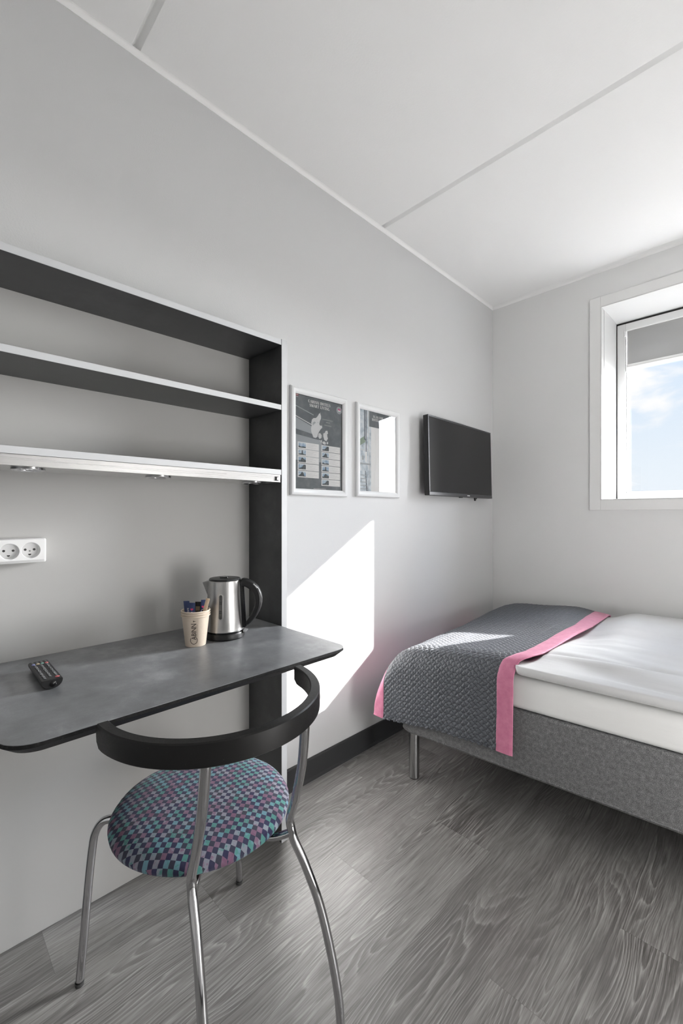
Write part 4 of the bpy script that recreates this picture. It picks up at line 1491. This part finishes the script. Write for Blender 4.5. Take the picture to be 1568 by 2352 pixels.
def cup_mb(cx, cy, z0):
    mb = MB()
    t_ = 0.0006
    pr = [(0.0, 0.006), (RB - 0.001, 0.006), (RB - 0.0008, 0.0), (RB, 0.0), (RT, CH)]
    rr_ = 0.0019
    for k in range(9):
        a = math.radians(-60 + 300 * k / 8)
        pr.append((RT + 0.0012 + rr_ * math.cos(a), CH + 0.001 + rr_ * math.sin(a)))
    pr += [(RT - t_, CH - 0.001), (RB - t_ + 0.0006, 0.0066), (0.0, 0.0066)]
    return mb.lathe(pr, (cx, cy, z0), 52, cap=False)


cup_labels = ['lowest paper cup of the stack, printed CABINN, beside the kettle',
              'middle paper cup of the nested stack, only its rim showing',
              'uppermost paper cup of the nested stack, holding sachets and stirrers']
cups = []
for i in range(3):
    zc = DZ + 0.0006 + i * 0.0068
    ct = thing('paper_cup', cup_labels[i], 'cup', (CC.x, CC.y, zc), 0, 'kraft paper cups nested beside the kettle')
    cup_mb(CC.x, CC.y, zc).build('cup_wall', m_paper, ct, smooth=True)
    cups.append(ct)


def on_cup(s, z, out=0.0004):
    """s: metres round the cup from the side facing the viewer (to the right), z: height"""
    r = RB + (RT - RB) * z / CH + out
    a = s / 0.033
    p = CC + RR * (r * math.sin(a)) - FF * (r * math.cos(a))
    return (p.x, p.y, DZ + 0.0006 + z)


pr = MB()
# writing climbs the cup: text x -> height, text y -> left
v, f = text_mesh('ABINN', 0.0182, 0.0003, 0.98, 'LEFT', 0.0009)
S0_ = 0.0120
pr.add([on_cup(S0_ - b, 0.0215 + a * 0.86) for a, b in v], f)
n = 22
for k in range(n):                                  # big C round the first letter
    a0 = math.radians(48 + 285 * k / n)
    a1 = math.radians(48 + 285 * (k + 1) / n)
    q = []
    for a, r in ((a0, 0.0112), (a1, 0.0112), (a1, 0.0095), (a0, 0.0095)):
        q.append(on_cup(S0_ - 0.0066 - r * 0.98 * math.sin(a), 0.0195 + r * math.cos(a)))
    pr.add(q, [(0, 1, 2, 3)])
pr.add([on_cup(S0_ - 0.0075, 0.0722), on_cup(S0_ - 0.0075, 0.0766), on_cup(S0_ - 0.0035, 0.0737), on_cup(S0_ - 0.0035, 0.0751), on_cup(S0_ + 0.0005, 0.0744)], [(0, 1, 3, 2), (2, 3, 4)])
for k in range(15):
    z = 0.030 + 0.0024 * k
    pr.add([on_cup(S0_ + 0.0018, z), on_cup(S0_ + 0.0026, z), on_cup(S0_ + 0.0026, z + 0.0015), on_cup(S0_ + 0.0018, z + 0.0015)], [(0, 1, 2, 3)])
pr.build('printed_lettering', m_cupink, cups[0])

# contents of the uppermost cup
def sachet(label, s, q, lean_s, lean_q, zb, hgt, wd, mat, face, yaw=0.0, heart=True):
    base = CC + RR * s + FF * q
    th = math.atan2(RR.y, RR.x) + yaw
    t = thing('sugar_sachet' if heart is not None else 'coffee_sachet', label, 'sachet', (base.x, base.y, zb), th, 'sachets standing in the paper cup' if heart is not None else None)
    mb = MB()
    n = 9
    rings = []
    for k in range(n):
        u_ = k / (n - 1)
        th_ = 0.0022 * math.sin(PI * min(max(u_ * 1.15 - 0.075, 0), 1)) ** 0.5 + 0.0003
        xo, yo = lean_s * u_ * hgt, lean_q * u_ * hgt
        rings.append([(xo - wd / 2, yo, u_ * hgt), (xo - wd / 4, yo - th_, u_ * hgt), (xo + wd / 4, yo - th_, u_ * hgt), (xo + wd / 2, yo, u_ * hgt), (xo + wd / 4, yo + th_, u_ * hgt), (xo - wd / 4, yo + th_, u_ * hgt)])
    mb.loft(rings)
    mb.build('packet', mat, t, world=False, smooth=True)

    def F_(a, z):
        u_ = z / hgt
        return (lean_s * z + a, lean_q * z - 0.0031, z)
    if heart:
        hz = hgt * 0.80
        hh = [(0.0, -0.0040), (0.0042, 0.0004), (0.0036, 0.0030), (0.0015, 0.0034), (0.0, 0.0018), (-0.0015, 0.0034), (-0.0036, 0.0030), (-0.0042, 0.0004)]
        MB().add([F_(a, hz + b) for a, b in hh], [tuple(range(8))]).build('pink_heart', m_sp, t, world=False)
        v, f = text_mesh(face, 0.0135, 0.00025, 1.0, 'CENTER')
        MB().add([F_(b - 0.0045, hz - 0.0135 - (a) * 0.9) for a, b in v], f).build('white_lettering', m_sw, t, world=False)
    elif heart is False:
        v, f = text_mesh(face, 0.0060, 0.00015, 1.0, 'CENTER')
        MB().add([F_(b + 0.001, hgt * 0.70 - a) for a, b in v], f).build('white_lettering', m_sw, t, world=False)
    else:
        MB().add([F_(a, b) for a, b in ((-0.006, hgt * 0.72), (0.006, hgt * 0.72), (0.006, hgt * 0.86), (-0.006, hgt * 0.86))], [(0, 1, 2, 3)]).build('tan_print', m_sachet_tan, t, world=False)
    return t


zc = DZ + 0.0006 + 2 * 0.0068 + 0.014
sachet('navy sachet leaning left in the cup, furthest from the stirrers', -0.017, 0.001, -0.085, -0.06, zc, 0.098, 0.0165, m_navy, 'SUGAR', 0.10, False)
sachet('navy sachet with a pink heart at the front middle of the cup', -0.006, -0.007, 0.03, -0.12, zc, 0.0955, 0.0175, m_navy, 'Ca', -0.06, True)
sachet('navy sachet with a pink heart tucked behind the wooden stirrers', 0.0125, 0.004, 0.09, 0.04, zc, 0.0985, 0.0150, m_navy, 'Co', 0.20, True)
sachet('black sachet at the back of the cup, between the navy ones', 0.001, 0.016, 0.0, 0.03, zc, 0.091, 0.0170, m_sachet_black, '', 0.0, None)
for k, (s, lab) in enumerate(((0.0050, 'wooden stirrer in the cup, the left one of two'), (0.0112, 'wooden stirrer in the cup, the right one beside the kettle'))):
    b0 = CC + RR * s + FF * -0.004
    t = MB()
    top = Vector((0, 0, 0.118)) + RR * 0.0335 + FF * (-0.004 - 0.004 * k)
    d = top.normalized()
    sd_ = FF.cross(d).normalized()
    hw = 0.0026
    prf = [(-hw, 0.0), (hw, 0.0)] + [(hw * math.cos(PI * j / 8), 0.109 + hw * math.sin(PI * j / 8)) for j in range(9)]
    fa = [tuple(sd_ * a + d * b + FF * 0.0008) for a, b in prf]
    fb_ = [tuple(sd_ * a + d * b - FF * 0.0008) for a, b in prf]
    t.loft([fa, fb_])
    o = t.build('coffee_stirrer', m_stir)
    o.location = (b0.x, b0.y, zc - 0.001)
    tag(o, lab, 'stirrer', 'wooden stirrers in the paper cup')

# ================================================================== remote control
rc = thing('remote_control', 'black remote control lying on the desk, left of the cup', 'remote', (0.203, -2.6005, DZ), math.radians(-0.5))
# local: x along its length (towards the room = end with the lens), y across
L0, L1, HW, TOPZ = -0.079, 0.080, 0.0200, 0.0205
def rem_ring(x, s=1.0, top=TOPZ):
    pts = []
    for k in range(13):
        a = PI + PI * k / 12
        pts.append((x, HW * s * math.cos(a), 0.0175 + 0.0170 * s * math.sin(a)))
    pts += [(x, HW * s, top - 0.002), (x, HW * s - 0.0015, top), (x, -HW * s + 0.0015, top), (x, -HW * s, top - 0.002)]
    return pts


MB().loft([rem_ring(L0, 0.93), rem_ring(L0 + 0.004), rem_ring(L1 - 0.003), rem_ring(L1, 0.96)]).build('shell', m_black, rc, world=False, smooth=True, angle=40)
MB().box(L0 + 0.002, L1 - 0.002, -HW + 0.0022, HW - 0.0022, TOPZ - 0.0005, TOPZ + 0.0004).build('face_plate', M('remote_face', (0.010, 0.010, 0.011), 0.45), rc, world=False, bevel=0.0003)
lens = MB().lathe([(0.0062, -0.001), (0.0062, 0.0008), (0.0050, 0.0012), (0.0, 0.0026)], (L1, 0.001, 0.0110), 24, cap=False, ax='x').build('infrared_lens', m_blackgloss, rc, world=False, smooth='all')
m_btn = M('rubber_button', (0.022, 0.022, 0.023), 0.55)


def bcol(n, c):
    return M(n, c, 0.45)


m_red = bcol('red_button', (0.55, 0.10, 0.11))
cols = [m_red, bcol('green_button', (0.16, 0.36, 0.30)), bcol('yellow_button', (0.50, 0.38, 0.22)), bcol('blue_button', (0.22, 0.24, 0.48))]
BT = TOPZ + 0.0004
btn_mesh = {}


def button(x, y, mat, mark, hx=0.0026, hy=0.0034, name='button'):
    mb = MB()
    mb.loft([[(x + hx * math.cos(2 * PI * k / 12), y + hy * math.sin(2 * PI * k / 12), BT) for k in range(12)], [(x + hx * .85 * math.cos(2 * PI * k / 12), y + hy * .85 * math.sin(2 * PI * k / 12), BT + 0.0012) for k in range(12)]])
    if mark:
        a, b = mark
        mb.add([(x + p * a, y + q * b, BT + 0.0014) for p, q in ((-1, -1), (1, -1), (1, 1), (-1, 1))], [(0, 1, 2, 3)], 1)
    return mb.build(name, [mat, m_white_ink], rc, world=False)


rows = [0.066, 0.0565, 0.048, 0.0395, 0.031, 0.0205, 0.010, 0.0, -0.010, -0.020, -0.030, -0.040]
for i, x in enumerate(rows):
    for j, y in enumerate((-0.0115, 0.0, 0.0115)):
        if i == 0 and j == 2:
            continue
        if i == 0 and j == 1:
            continue
        mk_ = [(0.0009, 0.0020), (0.0013, 0.0011), (0.0007, 0.0024), (0.0012, 0.0016)][(i * 3 + j * 5) % 4]
        button(x, y, m_btn, mk_)
button(0.067, 0.0115, m_red, (0.0008, 0.0008), 0.0038, 0.0044, 'power_button')
for j, mcol in enumerate(cols):
    button(-0.054, 0.0130 - 0.0086 * j, mcol, (0.0008, 0.0010), 0.0035, 0.0036, 'colour_button')
for j in range(4):
    button(-0.066, 0.0130 - 0.0086 * j, m_btn, (0.0009, 0.0016))

# ================================================================== chair
SC = Vector((0.462, -2.337, 0))
ch = thing('chair', 'chrome chair with round checked seat and curved black backrest at the desk', 'chair', (SC.x, SC.y, 0))
# seat cushion
SEC = Vector((0.4385, -2.335, 0.012))
sprof = [(0.0, 0.4545), (0.06, 0.4540), (0.11, 0.4515), (0.145, 0.4470), (0.168, 0.4405), (0.181, 0.4325), (0.1868, 0.4240), (0.1855, 0.4160), (0.178, 0.4085), (0.168, 0.4065)]
MB().lathe([(r * 1.05, z) for r, z in sprof], (SEC.x, SEC.y, SEC.z), 72, cap=False).build('seat', m_seat, ch, smooth='all')
MB().lathe([(0.0, 0.3930), (0.06, 0.3930), (0.12, 0.4060), (0.178, 0.4060), (0.176, 0.4100), (0.0, 0.4100)], (SEC.x, SEC.y, SEC.z), 64).build('seat_board', M('seat_underside', (0.02, 0.02, 0.02), 0.7), ch, smooth=True)
# backrest: half ring
bc = Vector((0.554, -2.371))
zt_, hb_, ro, ri = 0.745, 0.0415, 0.2188, 0.1985
rings = []
a0, a1 = math.radians(-90.5), math.radians(85.5)
nseg = 60
for k in range(nseg + 1):
    a = a0 + (a1 - a0) * k / nseg
    e_ = min((a - a0), (a1 - a)) * ro          # distance to an end
    drop = 0.0
    zb_ = zt_ - hb_
    if e_ < 0.016:
        zb_ += 0.009 * (1 - e_ / 0.016) ** 2
    c_, s_ = math.cos(a), math.sin(a)
    bl_ = 0.0022
    sec = [(ri, zb_ + bl_), (ri + bl_, zb_), (ro - bl_, zb_), (ro, zb_ + bl_), (ro + 0.0006, (zb_ + zt_) / 2), (ro, zt_ - bl_), (ro - bl_, zt_), (ri + bl_, zt_), (ri, zt_ - bl_)]
    rings.append([(bc.x + r * c_, bc.y + r * s_, z) for r, z in sec])
MB().loft(rings).build('backrest', m_bwood, ch, smooth=True, angle=30)


def tubepart(name, pts, r=0.0092):
    return MB().tube(pts, r, 18, 8).build(name, m_chrome, ch, smooth='all')


def rad(dx_, dy_, r, z):
    d = Vector((dx_, dy_, 0)).normalized()
    return (SC.x + d.x * r, SC.y + d.y * r, z)


dr = (0.8725, 0.4886)
right = [(0.7450, -2.2874, 0.722), (0.7385, -2.2820, 0.69), (0.713, -2.2675, 0.61), (0.672, -2.2500, 0.52), (0.644, -2.2405, 0.468), (0.6365, -2.2375, 0.447), (0.640, -2.236, 0.428), rad(*dr, 0.212, 0.407), rad(*dr, 0.237, 0.360), rad(*dr, 0.270, 0.281), rad(*dr, 0.296, 0.180), rad(*dr, 0.311, 0.094), rad(*dr, 0.317, 0.008)]
left = [(0.7318, -2.4801, 0.722), (0.7270, -2.4795, 0.69), (0.706, -2.4745, 0.61), (0.665, -2.4640, 0.52), (0.630, -2.4545, 0.460), (0.617, -2.4500, 0.436), (0.622, -2.4505, 0.412), (0.636, -2.4535, 0.386), (0.656, -2.4580, 0.350), (0.690, -2.4660, 0.260), (0.713, -2.4715, 0.170), (0.724, -2.4740, 0.090), (0.728, -2.4750, 0.008)]
m_cap = M('chrome_foot_cap', (0.05, 0.05, 0.05), 0.5)


def leg_with_cap(pts):
    o = tubepart('leg', pts)
    p = Vector(pts[-1])
    MB().lathe([(0.0, 0.0), (0.0094, 0.0), (0.0098, 0.009), (0.0, 0.009)], (p.x, p.y, 0.0), 18).build('foot_cap', m_cap, o, smooth=True)


leg_with_cap(right)
leg_with_cap(left)
for sgn, dd in ((1, (-0.241, -0.198)), (-1, (-0.205, 0.201))):
    pts = [rad(*dd, 0.10, 0.3962), rad(*dd, 0.20, 0.3962), rad(*dd, 0.238, 0.3945), rad(*dd, 0.258, 0.384), rad(*dd, 0.272, 0.362), rad(*dd, 0.2795, 0.330), rad(*dd, 0.290, 0.239), rad(*dd, 0.301, 0.116), rad(*dd, 0.312, 0.008)]
    leg_with_cap(pts)
# struts joining the rear legs to the seat
tubepart('seat_strut', [(0.641, -2.2362, 0.424), (0.600, -2.2600, 0.404), (0.52, -2.305, 0.3965)], 0.0080)
tubepart('seat_strut', [(0.622, -2.4500, 0.410), (0.585, -2.4250, 0.400), (0.51, -2.372, 0.3965)], 0.0080)
